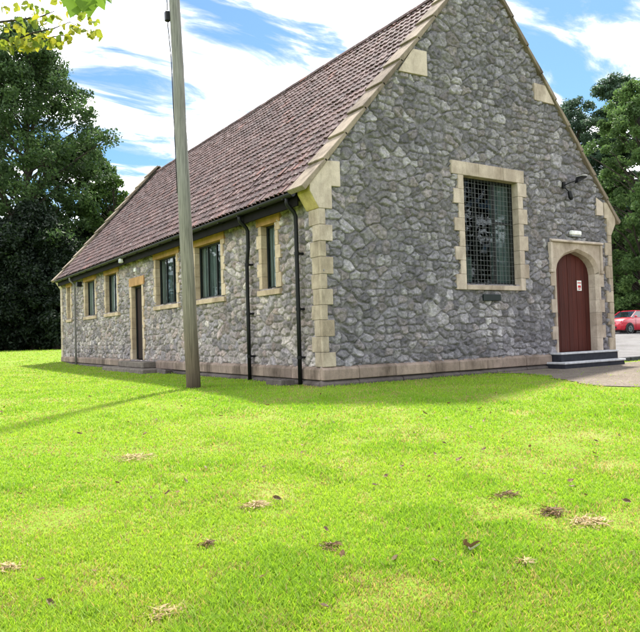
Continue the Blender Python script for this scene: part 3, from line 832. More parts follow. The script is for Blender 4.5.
# small fittings on the gable
o = MB().box(4.28, 4.84, -.085, -.03, 1.27, 1.42).build('plaque', M['plaque'], hall, .01); o['label'] = 'small dark plaque set below the gable window'
bl = MB(); bl.box(7.42, 7.82, -.14, -.045, 2.93, 3.04); o = bl.build('bulkhead_lamp', M['white'], hall, .02); o['label'] = 'white bulkhead lamp over the arched door'
put(MB().box(7.44, 7.80, -.12, -.045, 2.895, 2.928).build('lamp_base', M['greylamp']), o)
fl = MB(); fl.box(7.22, 7.30, -.10, -.04, 4.08, 4.24)
fl.tube([(7.26, -.10, 4.16), (7.30, -.24, 4.20), (7.44, -.30, 4.25)], .014, 8)
rot = Matrix.Rotation(R(24), 3, 'Y') @ Matrix.Rotation(R(-8), 3, 'X')
rot = Matrix.Rotation(R(-4), 3, 'Z') @ Matrix.Rotation(R(-14), 3, 'Y')
hd_ = [(-.22, -.07, -.06), (-.22, .07, -.06), (-.05, .12, .12), (-.05, -.12, .12)]
vs = [rot @ Vector(v) * .62 + Vector((7.56, -.32, 4.28)) for v in [(-.24, -.08, -.10), (.26, -.15, .02), (.26, .15, .02), (-.24, .08, -.10), (-.18, -.08, .02), (.0, -.15, .13), (.30, -.15, .09), (.30, .15, .09), (.0, .15, .13), (-.18, .08, .02)]]
fl.add(vs, [(0, 3, 2, 1), (4, 5, 8, 9), (5, 6, 7, 8), (1, 2, 7, 6), (0, 1, 6, 5, 4), (3, 9, 8, 7, 2), (0, 4, 9, 3)])
fo = fl.build('floodlight', M['black'], hall, .008); fo['label'] = 'black floodlight on a bracket high on the gable'
vs = [rot @ Vector(v) * .62 + Vector((7.56, -.32, 4.28)) for v in [(.02, -.155, .142), (.32, -.155, .098), (.32, .155, .098), (.02, .155, .142)]]
lv = MB(); lv.prism(vs, (0, 0, .012)); put(lv.build('lamp_hood', M['white'], None, .004), fo)
sn = MB(); sn.tube([(7.27, -.10, 4.10), (7.30, -.15, 4.02), (7.33, -.18, 3.98)], .014, 8); sn.tube([(7.33, -.18, 3.99), (7.35, -.20, 3.84)], [.05, .06], 10); sn.tube([(7.35, -.20, 3.84), (7.36, -.21, 3.78)], [.06, .03], 10)
put(sn.build('motion_sensor', M['black'], smooth=False), fo)

# drain kerbs at the foot of the wall
for (x0, x1, y0, y1), lb in (((-.50, -.18, .80, 1.42), 'dark stone drain kerb on the grass at the foot of the nearer black downpipe'), ((-.34, -.13, 7.55, 8.25), 'dark stone block at the wall foot just right of the side door steps')):
    m = MB(); z = G(x0, y0); m.box(x0, x0 + .09, y0, y1, z - .1, z + .12); m.box(x0 + .092, x1, y0, y0 + .09, z - .1, z + .115); m.box(x0 + .092, x1, y1 - .09, y1, z - .1, z + .115); m.box(x0 + .092, x1, y0 + .092, y1 - .092, z - .1, z + .03)
    tag(m.build('drain_kerb', M['footing'], None, .015), lb, 'drain')

# ------------------------------------------------------------------ utility pole
pb = ground_at(193.5, 388); pt = at(174.6, 0, 13.45)
ax = (Vector(pt) - Vector(pb)); base = Vector(pb) - ax.normalized() * .4; top = Vector(pb) + ax * 1.12
pole = thing('utility_pole', 'tall weathered wooden pole leaning slightly in front of the side wall', 'pole', (pb[0], pb[1], G(pb[0], pb[1])))
pm = MB(); n = 16
pts = [base + (top - base) * (k / n) for k in range(n + 1)]
pm.tube([p + Vector((math.sin(k * 1.7) * .004, math.cos(k * 1.3) * .004, 0)) for k, p in enumerate(pts)], [.143 - .042 * k / n for k in range(n + 1)], 20)
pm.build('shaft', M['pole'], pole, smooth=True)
rv = Vector(rt)
bp = Vector(at(167.5, 16.5, 13.42)); jb = MB(); jb.box(bp.x - .05, bp.x + .05, bp.y - .05, bp.y + .05, bp.z - .10, bp.z + .10)
jb.build('junction_box', M['black'], pole, .015)
cb_ = MB(); sidev = -rv * .125
cps = [bp + Vector((.0, 0, .1)) + (ax.normalized() * t) for t in (1.2, .3, 0)] + [bp, bp - Vector((0, 0, .15))] + [Vector(pb) + ax * k - rv * (.150 - .03 * k) for k in (.85, .7, .55, .50)]
cb_.tube(cps, .010, 8); cb_.build('cable', M['wire'], pole, smooth=True)

# ------------------------------------------------------------------ trees
def leaves(centers, radii, per, size, rng, tone, flat=.0, squash=1.0, up_bias=.4, long=1.5):
    """leaf quads scattered through clumps; returns V, F, tone"""
    cn = len(centers); idx = np.repeat(np.arange(cn), per)
    n = len(idx)
    d = rng.normal(size=(n, 3)); d /= np.linalg.norm(d, axis=1)[:, None]
    r = rng.random(n) ** .45
    pos = centers[idx] + d * (radii[idx] * r)[:, None] * np.array([1, 1, squash])
    nrm = rng.normal(size=(n, 3)) + np.array([0, 0, up_bias]) + d * .5; nrm /= np.linalg.norm(nrm, axis=1)[:, None]
    t = np.cross(nrm, rng.normal(size=(n, 3))); t /= np.linalg.norm(t, axis=1)[:, None]
    b = np.cross(nrm, t)
    s = size * (.6 + .8 * rng.random(n))[:, None]
    V = np.stack([pos - t * s * long * .5, pos - b * s * .42 + nrm * s * .08, pos + t * s * long * .5, pos + b * s * .42 + nrm * s * .08], 1).reshape(-1, 3)
    F = np.arange(n * 4).reshape(n, 4)
    tn = np.clip(tone[idx] + rng.normal(0, .12, n), 0, 1)
    return V, F, np.repeat(tn, 4)
def limb_to(mb, p0, p1, r0, r1, sag, rng, n=5):
    p0, p1 = Vector(p0), Vector(p1); pts = []
    for k in range(n + 1):
        t = k / n; p = p0.lerp(p1, t); p.z += sag * math.sin(math.pi * t); p += Vector(rng.normal(0, .03, 3)) * (p1 - p0).length * (.5 if 0 < k < n else 0)
        pts.append(p)
    mb.tube(pts, [r0 + (r1 - r0) * k / n for k in range(n + 1)], 6, cap=False)
def broadleaf(name, label, x, y, height, crown_r, seed, leaf='leaf_mid', clumps=90, per=260, size=.24, base_frac=.15, cr=(.10, .2), trunk_r=.35, group=None, lean=(0, 0), gap=.0, prof='round', squash=.8):
    rng = np.random.default_rng(seed); z0 = G(x, y)
    t = thing(name, label, 'tree', (x, y, z0), 0, group)
    tp = Vector((x + lean[0], y + lean[1], z0 + height * .80))
    tb = Vector((x, y, z0 - .3)); bm_ = MB(); n = 9; pts = []
    for k in range(n + 1):
        u = k / n; p = tb.lerp(tp, u); p += Vector((math.sin(seed + u * 4) * .25 * u, math.cos(seed * 2 + u * 5) * .25 * u, 0)); pts.append(p)
    bm_.tube(pts, [trunk_r * (1.25 if k == 0 else 1) * (1 - .85 * (k / n)) + .03 for k in range(n + 1)], 10)
    bm_.build('trunk', M['bark'], t, smooth=True)
    # crown clumps in an uneven envelope
    C = []; tries = 0; clumps = int(clumps * 2.7); per = int(per * .42); cr = (cr[0] * .55, cr[1] * .66)
    lob = rng.random((7, 2))
    while len(C) < clumps and tries < 20000:
        tries += 1
        v = rng.random(); a = rng.random() * 2 * math.pi
        hz = base_frac + (1 - base_frac) * v
        if prof == 'round': e = math.sqrt(max(0, 1 - (2 * v - .85) ** 2 / 1.35)) if v > .1 else .75
        elif prof == 'tall': e = (1 - v) ** .55 * (.8 + .2 * min(1, v * 4))
        elif prof == 'cone': e = (1 - v) ** .75
        else: e = min(1, 1.25 * (1 - v) ** .5) * (.72 + .28 * min(1, v * 3))
        e *= .84 + .24 * math.sin(a * 3 + seed) * math.sin(v * 7 + seed * 1.3) + .1 * math.sin(a * 7 + v * 13)
        r = crown_r * e * (rng.random() ** .38)
        c = np.array([x + lean[0] * hz + r * math.cos(a), y + lean[1] * hz + r * math.sin(a), z0 + height * hz])
        C.append(c)
    C = np.array(C)
    dd_ = np.sort(np.linalg.norm(C[:, None] - C[None], axis=2), axis=1)[:, 3]; C = C[dd_ < max(np.percentile(dd_, 50) * 1.55, .5)]
    rad = crown_r * (cr[0] + (cr[1] - cr[0]) * rng.random(len(C)))
    tone = np.clip(.45 + rng.normal(0, .22, len(C)), 0, 1)
    lm = MB()
    order = rng.permutation(len(C))[:min(len(C), 110)]
    for i in order:
        c = C[i]; dh = math.hypot(c[0] - x, c[1] - y)
        zt = max(z0 + height * .1, c[2] - dh * .75 - .5); u = np.clip((zt - tb.z) / (tp.z - tb.z), .06, .98)
        k = u * n; k0 = int(min(n - 1, k)); p0 = pts[k0].lerp(pts[k0 + 1], k - k0)
        r0 = max(.04, trunk_r * (1 - .85 * u) * .5)
        limb_to(lm, p0, c, r0, .025, dh * .06, rng)
    put_child = lm.build('limbs', M['bark'], t, smooth=True, fix=False)
    V, F, tn = leaves(C, rad, per, size, rng, tone, squash=squash)
    link('crown', fast_mesh('crown', V, [F], {'tone': tn}, [M[leaf]]), t)
    return t
def conifer(name, label, x, y, height, spread, seed, leaf='needle', layers=15, group=None, open_=.5, per=420):
    rng = np.random.default_rng(seed); z0 = G(x, y); t = thing(name, label, 'tree', (x, y, z0), 0, group)
    bm_ = MB(); n = 8
    pts = [Vector((x + .12 * math.sin(k * 1.3 + seed), y + .12 * math.cos(k * 1.1), z0 - .3 + (height + .2) * k / n)) for k in range(n + 1)]
    bm_.tube(pts, [.36 * (1 - .93 * k / n) for k in range(n + 1)], 9); bm_.build('trunk', M['bark'], t, smooth=True)
    lm = MB(); C, rad, tone = [], [], []
    for i in range(layers):
        u = .12 + .86 * i / (layers - 1); z = z0 + height * u
        for j in range(5 if u < .8 else 4):
            a = rng.random() * 2 * math.pi; ln = spread * (1.05 - u) ** .7 * (.55 + .55 * rng.random()) + .35
            p0 = Vector((x, y, z)); p1 = Vector((x + ln * math.cos(a), y + ln * math.sin(a), z + ln * (.16 if u > .6 else -.02)))
            limb_to(lm, p0, p1, .05 + .05 * (1 - u), .015, .1 * ln, rng, 4)
            m = max(2, int(ln / .55))
            for q in range(1, m + 1):
                f = q / m
                C.append([x + ln * f * math.cos(a) + rng.normal(0, .12), y + ln * f * math.sin(a) + rng.normal(0, .12), z + ln * f * (.16 if u > .6 else -.02) + .1 * ln * math.sin(math.pi * f) + rng.normal(0, .08)])
                rad.append(.55 + .35 * rng.random()); tone.append(np.clip(.4 + rng.normal(0, .2), 0, 1))
    lm.build('limbs', M['bark'], t, smooth=True, fix=False)
    V, F, tn = leaves(np.array(C), np.array(rad), max(40, int(per * 150 / len(C))), .15, rng, np.array(tone), squash=.38, up_bias=1.2, long=2.2)
    link('crown', fast_mesh('crown', V, [F], {'tone': tn}, [M[leaf]]), t); return t
def wpos(px, D):
    p = at(px, 330, D); return p[0], p[1]

TL = 'trees behind the far end of the hall'
broadleaf('broadleaf_tree', 'tall dark green broadleaf tree with sky showing through its crown, left of the hall', *wpos(30, 55), 26.6, 10.6, 3, 'leaf_dark', 190, 380, .18, .2, (.10, .19), .5, TL, prof='tall')
broadleaf('broadleaf_tree', 'broadleaf tree cut off by the left edge, its top below the yellow green twigs', *wpos(-42, 57), 24, 7.5, 4, 'leaf_dark', 120, 360, .19, .2, (.11, .2), .45, TL, prof='egg')
broadleaf('small_tree', 'lower bushy mid green tree rising just above the far end of the tiled roof', *wpos(114, 57), 14.0, 4.2, 5, 'leaf_mid', 60, 260, .2, .1, (.16, .28), .25, TL)
broadleaf('broadleaf_tree', 'broad dark tree filling the gap between the tallest tree and the far gable coping', *wpos(82, 60), 18.5, 5.5, 6, 'leaf_dark', 100, 300, .22, .08, (.14, .24), .3, TL)
YW = 'dark yews under the trees at the lawn edge'
for i, (px, D, h, r, lb) in enumerate(((8, 49, 9, 3.8, 'dark yew at the lawn edge, leftmost one whole in the photo'), (34, 49.5, 10.5, 3.9, 'tallest dark yew, under the big broadleaf tree'), (56, 49, 9, 3.4, 'dark yew whose side is hidden by the far corner of the hall'), (-20, 49, 9, 3.8, 'dark yew cut off by the left edge of the photo'), (88, 58, 10, 4.2, 'dark yew standing wholly behind the far end of the hall'))):
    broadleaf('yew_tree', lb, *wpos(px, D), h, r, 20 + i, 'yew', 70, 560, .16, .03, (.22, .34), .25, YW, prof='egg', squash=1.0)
# far wood behind everything
rng = np.random.default_rng(99); C, rad, tone = [], [], []
for px in list(np.arange(-160, 150, 5.0)) + list(np.arange(560, 860, 6.0)):
    for lv in range(4):
        D = 66 + rng.random() * 9; p = at(px + rng.normal(0, 3), 330, D); z = G(p[0], p[1])
        C.append([p[0], p[1], z + .5 + lv * 2.1 + rng.normal(0, .5)]); rad.append(1.8 + rng.random() * 1.2); tone.append(np.clip(.35 + rng.normal(0, .2), 0, 1))
for cx_, cy_, n_ in ((24, -20, 26), (33, -12, 22), (14, -28, 20), (40, -4, 18), (-16, 42, 24), (-24, 36, 22), (-30, 28, 18)):
    for q in range(n_):
        x_, y_ = cx_ + rng.normal(0, 3), cy_ + rng.normal(0, 3); C.append([x_, y_, G(x_, y_) + .5 + rng.random() * 12]); rad.append(1.8 + rng.random() * 1.2); tone.append(np.clip(.35 + rng.normal(0, .2), 0, 1))
V, F, tn = leaves(np.array(C), np.array(rad), 110, .42, rng, np.array(tone))
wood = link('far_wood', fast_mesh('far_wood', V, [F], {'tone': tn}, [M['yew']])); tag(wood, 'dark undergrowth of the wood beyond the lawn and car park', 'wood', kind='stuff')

TR = 'trees beyond the car park'
conifer('cedar_tree', 'tall blue green conifer with layered open boughs against the sky, right of the gable', *wpos(624, 60), 22.6, 6.4, 31, layers=24, group=TR, per=700)
broadleaf('conifer_tree', 'dense dark green conifer rising just behind the right slope of the gable', *wpos(584, 62), 21.5, 5.6, 33, 'needle', 120, 420, .15, .1, (.12, .22), .3, TR, prof='egg')
broadleaf('broadleaf_tree', 'bright green leafy tree at the right edge of the photo', *wpos(648, 50), 18.5, 4.6, 34, 'leaf_bright', 120, 420, .15, .10, (.13, .23), .3, TR)
broadleaf('broadleaf_tree', 'light green tree directly behind the right corner of the hall and below the conifers', *wpos(616, 54), 12.5, 3.4, 35, 'leaf_bright', 80, 400, .15, .1, (.18, .3), .22, TR)
for i, (px, D, h, r, lb) in enumerate(((612, 58, 5.5, 2.6, 'dark bush behind the cars, nearest the corner of the hall'), (636, 57, 5.0, 2.6, 'dark bush behind the cars, at the right edge of the photo'), (660, 57, 5.5, 2.8, 'dark bush beyond the right edge of the photo'))):
    broadleaf('dark_bush', lb, *wpos(px, D), h, r, 50 + i, 'yew', 45, 260, .22, .02, (.28, .42), .12, 'bushes behind the parked cars', prof='egg', squash=1.0)

# lime tree whose low branch hangs into the top left of the photo
def lime_leaf_shape(pos, dirv, nrm, s):
    t = dirv.normalized(); b = nrm.cross(t).normalized(); nn = t.cross(b)
    o = [(0, 0, 0), (.10, .34, .04), (.42, .48, .07), (.78, .26, .03), (1.1, 0, -.05), (.78, -.26, .03), (.42, -.48, .07), (.10, -.34, .04), (.5, 0, .0)]
    return [pos + (t * a + b * c + nn * d) * s for a, c, d in o], [(0, 1, 2, 8), (8, 2, 3, 4), (8, 4, 5, 6), (0, 8, 6, 7)]
rl = random.Random(4)
LD = 5.2
lt = wpos(-190, 5.4); lz = G(*lt)
lime = thing('lime_tree', 'overhanging tree whose yellow green leafy twigs hang into the top left of the photo', 'tree', (lt[0], lt[1], lz))
tr = MB(); tr.tube([(lt[0], lt[1], lz - .3), (lt[0] + .05, lt[1], lz + 1.5), (lt[0] + .1, lt[1] + .05, lz + 3.5), (lt[0] + .15, lt[1] - .1, lz + 6.5), (lt[0], lt[1] - .1, lz + 9)], [.3, .24, .2, .14, .04], 12)
tr.build('trunk', M['bark'], lime, smooth=True)
tw = MB(); lf = []
def V3(p): return Vector(p)
j0 = V3((lt[0] + .1, lt[1] + .05, lz + 3.9))
twigs = []
main = [j0, V3(at(-90, 10, LD + .1)), V3(at(-20, 38, LD)), V3(at(12, 41, LD)), V3(at(35, 40, LD)), V3(at(52, 37, LD)), V3(at(72, 34, LD))]
tw.tube(main, [.05, .03, .014, .010, .007, .005, .003], 7)
twigs += [(main[2], main[3]), (main[3], main[4]), (main[4], main[5]), (main[5], main[6])]
t2 = [main[1], V3(at(-15, 24, LD - .15)), V3(at(18, 20, LD - .15)), V3(at(40, 17, LD - .2)), V3(at(55, 11, LD - .2))]
tw.tube(t2, [.02, .010, .007, .005, .003], 6); twigs += list(zip(t2[1:-1], t2[2:]))
t3 = [main[3], V3(at(33, 33, LD + .15)), V3(at(55, 28, LD + .2)), V3(at(70, 22, LD + .2)), V3(at(86, 30, LD + .2)), V3(at(94, 34, LD + .2))]
tw.tube(t3, [.007, .006, .005, .004, .003, .002], 6); twigs += list(zip(t3[:-1], t3[1:]))
tw.build('branch', M['bark'], lime, smooth=True)
def add_leaf(mb, p, s, down=.8):
    d = Vector((rl.gauss(0, .6), rl.gauss(0, .6), -down + rl.gauss(0, .35))); nrm = Vector((rl.gauss(0, 1), rl.gauss(0, 1), rl.gauss(0, .8)))
    v, f_ = lime_leaf_shape(p, d, nrm, s); mb.add(v, f_)
lm = MB()
for a, b in twigs:
    n = 8
    for k in range(n):
        p = a.lerp(b, rl.random()); add_leaf(lm, p + Vector((rl.gauss(0, .03), rl.gauss(0, .03), -.02)), rl.uniform(.035, .065))
# denser spray along the lower twig, and single leaves seen in the sky
for px, py, n_, sp in ((8, 47, 9, 5), (22, 46, 10, 5), (33, 47, 10, 4), (43, 42, 6, 4), (53, 45, 8, 4), (60, 47, 4, 3), (75, 15, 5, 4), (82, 17, 4, 3), (93, 36, 5, 3), (78, 33, 4, 4), (13, 33, 3, 3), (30, 9, 4, 5), (38, 13, 3, 4), (58, 4, 2, 3), (6, 11, 3, 3), (18, 9, 2, 3), (22, 30, 3, 3), (46, 19, 4, 4), (34, 22, 3, 4), (65, 26, 2, 3), (95, 25, 2, 2), (88, 22, 2, 3), (2, 30, 3, 3)):
    for _ in range(int(n_ * 2.2)): add_leaf(lm, V3(at(px + rl.gauss(0, sp), py - 4 + rl.gauss(0, sp * .7), LD + rl.gauss(0, .12))), rl.uniform(.035, .065))
me_ = lm.build('foliage', M['lime'], lime, fix=False)
# nearer leaves at the top edge
ng = MB(); tn2 = MB(); n0 = V3((lt[0] + .12, lt[1], lz + 5.0)); n1_ = V3(at(30, -60, 3.0)); n2_ = V3(at(84, -14, 2.7)); n3_ = V3(at(110, -12, 2.7))
tn2.tube([n0, (n0 + n1_) / 2 + Vector((0, 0, .3)), n1_, n2_, n3_], [.03, .02, .012, .005, .003], 7); tn2.build('branch', M['bark'], lime, smooth=True)
def maple(mb, p, d, nrm, s):
    t = d.normalized(); b = nrm.cross(t).normalized(); nn = t.cross(b)
    o = [(0, .06), (.05, .45), (.30, .30), (.42, .62), (.60, .30), (1.0, .0), (.60, -.30), (.42, -.62), (.30, -.30), (.05, -.45), (0, -.06)]
    c = p + t * .33 * s; vs = [c] + [p + (t * a + b * e - nn * abs(e) * .15) * s for a, e in o]
    mb.add(vs, [(0, i, i + 1) for i in range(1, len(o))])
for px, py, s, dxy in ((78, -8, .11, .3), (88, -7, .10, -.1), (97, -9, .085, -.4), (72, -10, .08, .5), (104, -9, .06, -.6), (83, -12, .10, 0)):
    d = Vector(-ry) + Vector(rx) * dxy * -1; maple(ng, V3(at(px, py, 2.68 + rl.random() * .08)), d, Vector(-fw) + Vector((rl.gauss(0, .35), rl.gauss(0, .35), .3)), s)
ng.build('foliage', M['limegreen'], lime, fix=False)
# its own crown overhead, outside the picture
rng = np.random.default_rng(8); C = np.array([[lt[0] + rng.normal(0, 1.2) - 2.2, lt[1] + rng.normal(0, 1.2) - 2.0, lz + 6.5 + rng.random() * 3.5] for _ in range(26)])
V, F, tn = leaves(C, np.full(26, .9), 130, .10, rng, np.full(26, .5)); link('crown', fast_mesh('crown', V, [F], {'tone': tn}, [M['limegreen']]), lime)
for mesh_o in (o for o in list(COL.objects) if o.type == 'MESH' and o.name.startswith('foliage')):
    me = mesh_o.data; a = me.attributes.new('tone', 'FLOAT', 'POINT'); a.data.foreach_set('value', np.full(len(me.vertices), .5, np.float32))

# ------------------------------------------------------------------ cars
def car_paint(name, c):
    m = Mat(name); m.base(m.ramp(m.noise(2), (.3, tuple(v * .95 for v in c)), (.7, c))).set(.28, .5)
    m.p.inputs['Coat Weight'].default_value = .8; m.p.inputs['Coat Roughness'].default_value = .05; return m.m
M['tyre'] = simple('tyre_rubber', (.015, .015, .016), .85, .2)
M['rim'] = simple('alloy_rim', (.10, .12, .12), .35, .5, .7)
M['carglass'] = simple('car_glass', (.012, .016, .02), .05, .6, 0, .1)
M['lampglass'] = simple('headlamp', (.75, .78, .8), .08, .6, .3)
M['trim'] = simple('black_trim', (.02, .02, .02), .6)
def make_car(paint, label, loc, rotz, group):
    t = thing('parked_car', label, 'car', loc, rotz, group)
    def b(mb, name, mat, par=None, bevel=0.0, smooth=False, seg=1):
        o = mb.build(name, mat, None, bevel, smooth, seg=seg); o.parent = par or t; return o
    # stations along x (front = +x): x, half width, sill z, belt z
    st = [(2.06, .55, .36, .62), (1.98, .74, .26, .80), (1.75, .83, .22, .92), (1.3, .87, .20, 1.00), (.95, .88, .20, 1.04), (.3, .89, .20, 1.05), (-.6, .89, .20, 1.07), (-1.4, .88, .22, 1.09), (-1.8, .84, .26, 1.08), (-2.02, .72, .34, 1.0)]
    m = MB(); ring = []
    V, F = [], []
    for x, hw, zb, zt in st:
        pr = [(-hw * .90, zb), (-hw, zb + .15), (-hw * 1.005, zb + (zt - zb) * .55), (-hw * .965, zt - .05), (-hw * .80, zt), (0, zt + .025), (hw * .80, zt), (hw * .965, zt - .05), (hw * 1.005, zb + (zt - zb) * .55), (hw, zb + .15), (hw * .90, zb)]
        V += [(x, y, z) for y, z in pr]
    k = 11
    for i in range(len(st) - 1):
        for j in range(k - 1): F.append((i * k + j, i * k + j + 1, (i + 1) * k + j + 1, (i + 1) * k + j))
        F.append((i * k + k - 1, i * k, (i + 1) * k, (i + 1) * k + k - 1))
    F.append(tuple(range(k))); F.append(tuple(reversed([(len(st) - 1) * k + j for j in range(k)])))
    m.add(V, F); b(m, 'body', paint, None, .03, True, 2)
    # greenhouse and roof
    gl = MB(); ga = [(.98, 1.03, .74), (.28, 1.44, .60), (-1.25, 1.44, .60), (-1.86, 1.06, .70)]
    V = []
    for x, z, hw in ga: V += [(x, -hw, z), (x, hw, z)]
    V += [(.98, -.78, 1.0), (.98, .78, 1.0), (-1.86, -.76, 1.0), (-1.86, .76, 1.0)]
    gl.add(V, [(0, 2, 3, 1), (2, 4, 5, 3), (4, 6, 7, 5), (8, 0, 1, 9), (10, 11, 7, 6), (8, 10, 6, 4, 2, 0), (9, 1, 3, 5, 7, 11)])
    b(gl, 'windows', M['carglass'], None, .03)
    rf = MB(); rf.prism([(.30, -.60, 1.435), (.22, -.56, 1.485), (-1.20, -.56, 1.49), (-1.30, -.60, 1.435)], (0, 0.0001, 0))
    rf = MB(); V = [(.32, -.61, 1.43), (.32, .61, 1.43), (-1.28, .61, 1.43), (-1.28, -.61, 1.43), (.15, -.52, 1.50), (.15, .52, 1.50), (-1.15, .52, 1.50), (-1.15, -.52, 1.50)]
    rf.add(V, [(0, 3, 2, 1), (4, 5, 6, 7), (0, 1, 5, 4), (1, 2, 6, 5), (2, 3, 7, 6), (3, 0, 4, 7)]); b(rf, 'roof', paint, None, .03, False, 2)
    for s in (-1, 1):
        for q in (((1.0, s * .765, 1.03), (.30, s * .61, 1.45), .035), ((-.45, s * .80, 1.05), (-.42, s * .615, 1.45), .035), ((-1.88, s * .71, 1.06), (-1.27, s * .61, 1.45), .05)):
            b(MB().tube(q[:2], q[2], 6), 'pillar', paint)
    for x in (1.28, -1.28):
        for s in (-1, 1):
            arc = MB(); arc.tube([(x, s * .80, .33), (x, s * .892, .33)], .375, 22); b(arc, 'wheel_arch', M['trim'])
            w = MB(); w.tube([(x, s * .72, .31), (x, s * .90, .31)], .31, 24); wh = b(w, 'wheel', M['tyre'], None, .03)
            r_ = MB(); r_.tube([(x, s * .895, .31), (x, s * .912, .31)], .205, 20)
            for q in range(5):
                aa = q * 2 * math.pi / 5; r_.tube([(x + .04 * math.cos(aa), s * .915, .31 + .04 * math.sin(aa)), (x + .19 * math.cos(aa), s * .915, .31 + .19 * math.sin(aa))], .022, 6)
            b(r_, 'rim', M['rim'], wh)
    for s in (-1, 1):
        hl = MB(); hl.add([(2.035, s * .40, .70), (1.86, s * .78, .72), (1.78, s * .80, .88), (1.985, s * .42, .80)] + [(1.90, s * .38, .68), (1.76, s * .70, .70), (1.7, s * .72, .86), (1.88, s * .4, .80)], [(0, 1, 2, 3), (4, 7, 6, 5), (0, 4, 5, 1), (1, 5, 6, 2), (2, 6, 7, 3), (3, 7, 4, 0)]); b(hl, 'headlight', M['lampglass'], None, .01)
        tl = MB(); tl.box(-2.02, -1.86, s * .58, s * .80, .78, .98); b(tl, 'tail_light', M['red'], None, .02)
        mi = MB(); mi.box(.70, .86, s * .88, s * 1.03, 1.03, 1.15); b(mi, 'mirror', paint, None, .03)
        for x in (.72, -.40, -1.3): b(MB().box(x - .005, x + .005, s * .892, s * .898, .34, 1.0), 'door_seam', M['trim'])
    gr_ = MB(); gr_.box(2.03, 2.075, -.38, .38, .66, .74); gr_.box(2.0, 2.08, -.50, .50, .36, .48); b(gr_, 'front_grille', M['trim'], None, .01)
    np_ = MB(); np_.box(2.078, 2.09, -.26, .26, .52, .63); b(np_, 'number_plate', M['plate'])
    return t
# nose towards the left of the picture, turned a little to the viewer
wheel = ground_at(630, 333.9)
rot = math.atan2(-rh[1], -rh[0]) + R(28)
c0 = np.array([wheel[0], wheel[1]]) + np.array([-math.cos(rot), -math.sin(rot)]) * 1.28 - np.array([-math.sin(rot), math.cos(rot)]) * .85
make_car(car_paint('red_car_paint', (.50, .012, .03)), 'red parked car with its nose and front wheel showing past the corner of the hall', (c0[0], c0[1], G(*c0) + .02), rot, None)
p2 = at(634, 330, 47.5)
make_car(car_paint('silver_car_paint', (.55, .56, .58)), 'silver parked car mostly hidden behind the red car', (p2[0], p2[1], G(p2[0], p2[1]) + .02), math.atan2(-rh[1], -rh[0]) + R(6), None)

# ------------------------------------------------------------------ lawn blades
DRY = [(*ground_at(a, b)[:2], r) for a, b, r in ((135, 458, .3), (150, 515, .22), (75, 517, .2), (415, 590, .16), (520, 600, .18), (168, 614, .2), (15, 572, .15), (600, 440, .5), (560, 430, .5), (585, 522, .22), (240, 415, .4), (40, 450, .35), (360, 576, .12), (270, 490, .2), (90, 585, .16))]
def field(x, y):
    dry = ss(.57, .74, fbm(x * 1.5 + 3, y * 1.5 + 7, 5, 4)) * .6 + .35 * ss(.5, .7, fbm(x * .25, y * .25, 9, 3)) * ss(.5, .66, fbm(x * 3.1, y * 3.1, 11, 3))
    lush = .7 * ss(.50, .72, fbm(x * 2.1 + 20, y * 2.1 + 4, 25, 4))
    for px_, py_, r_ in DRY: dry = dry + .42 * np.exp(-(((x - px_) ** 2 + (y - py_) ** 2) / r_ ** 2) * (.6 + .9 * fbm(x * 6, y * 6, 44, 3)))
    return np.clip(dry, 0, 1), lush
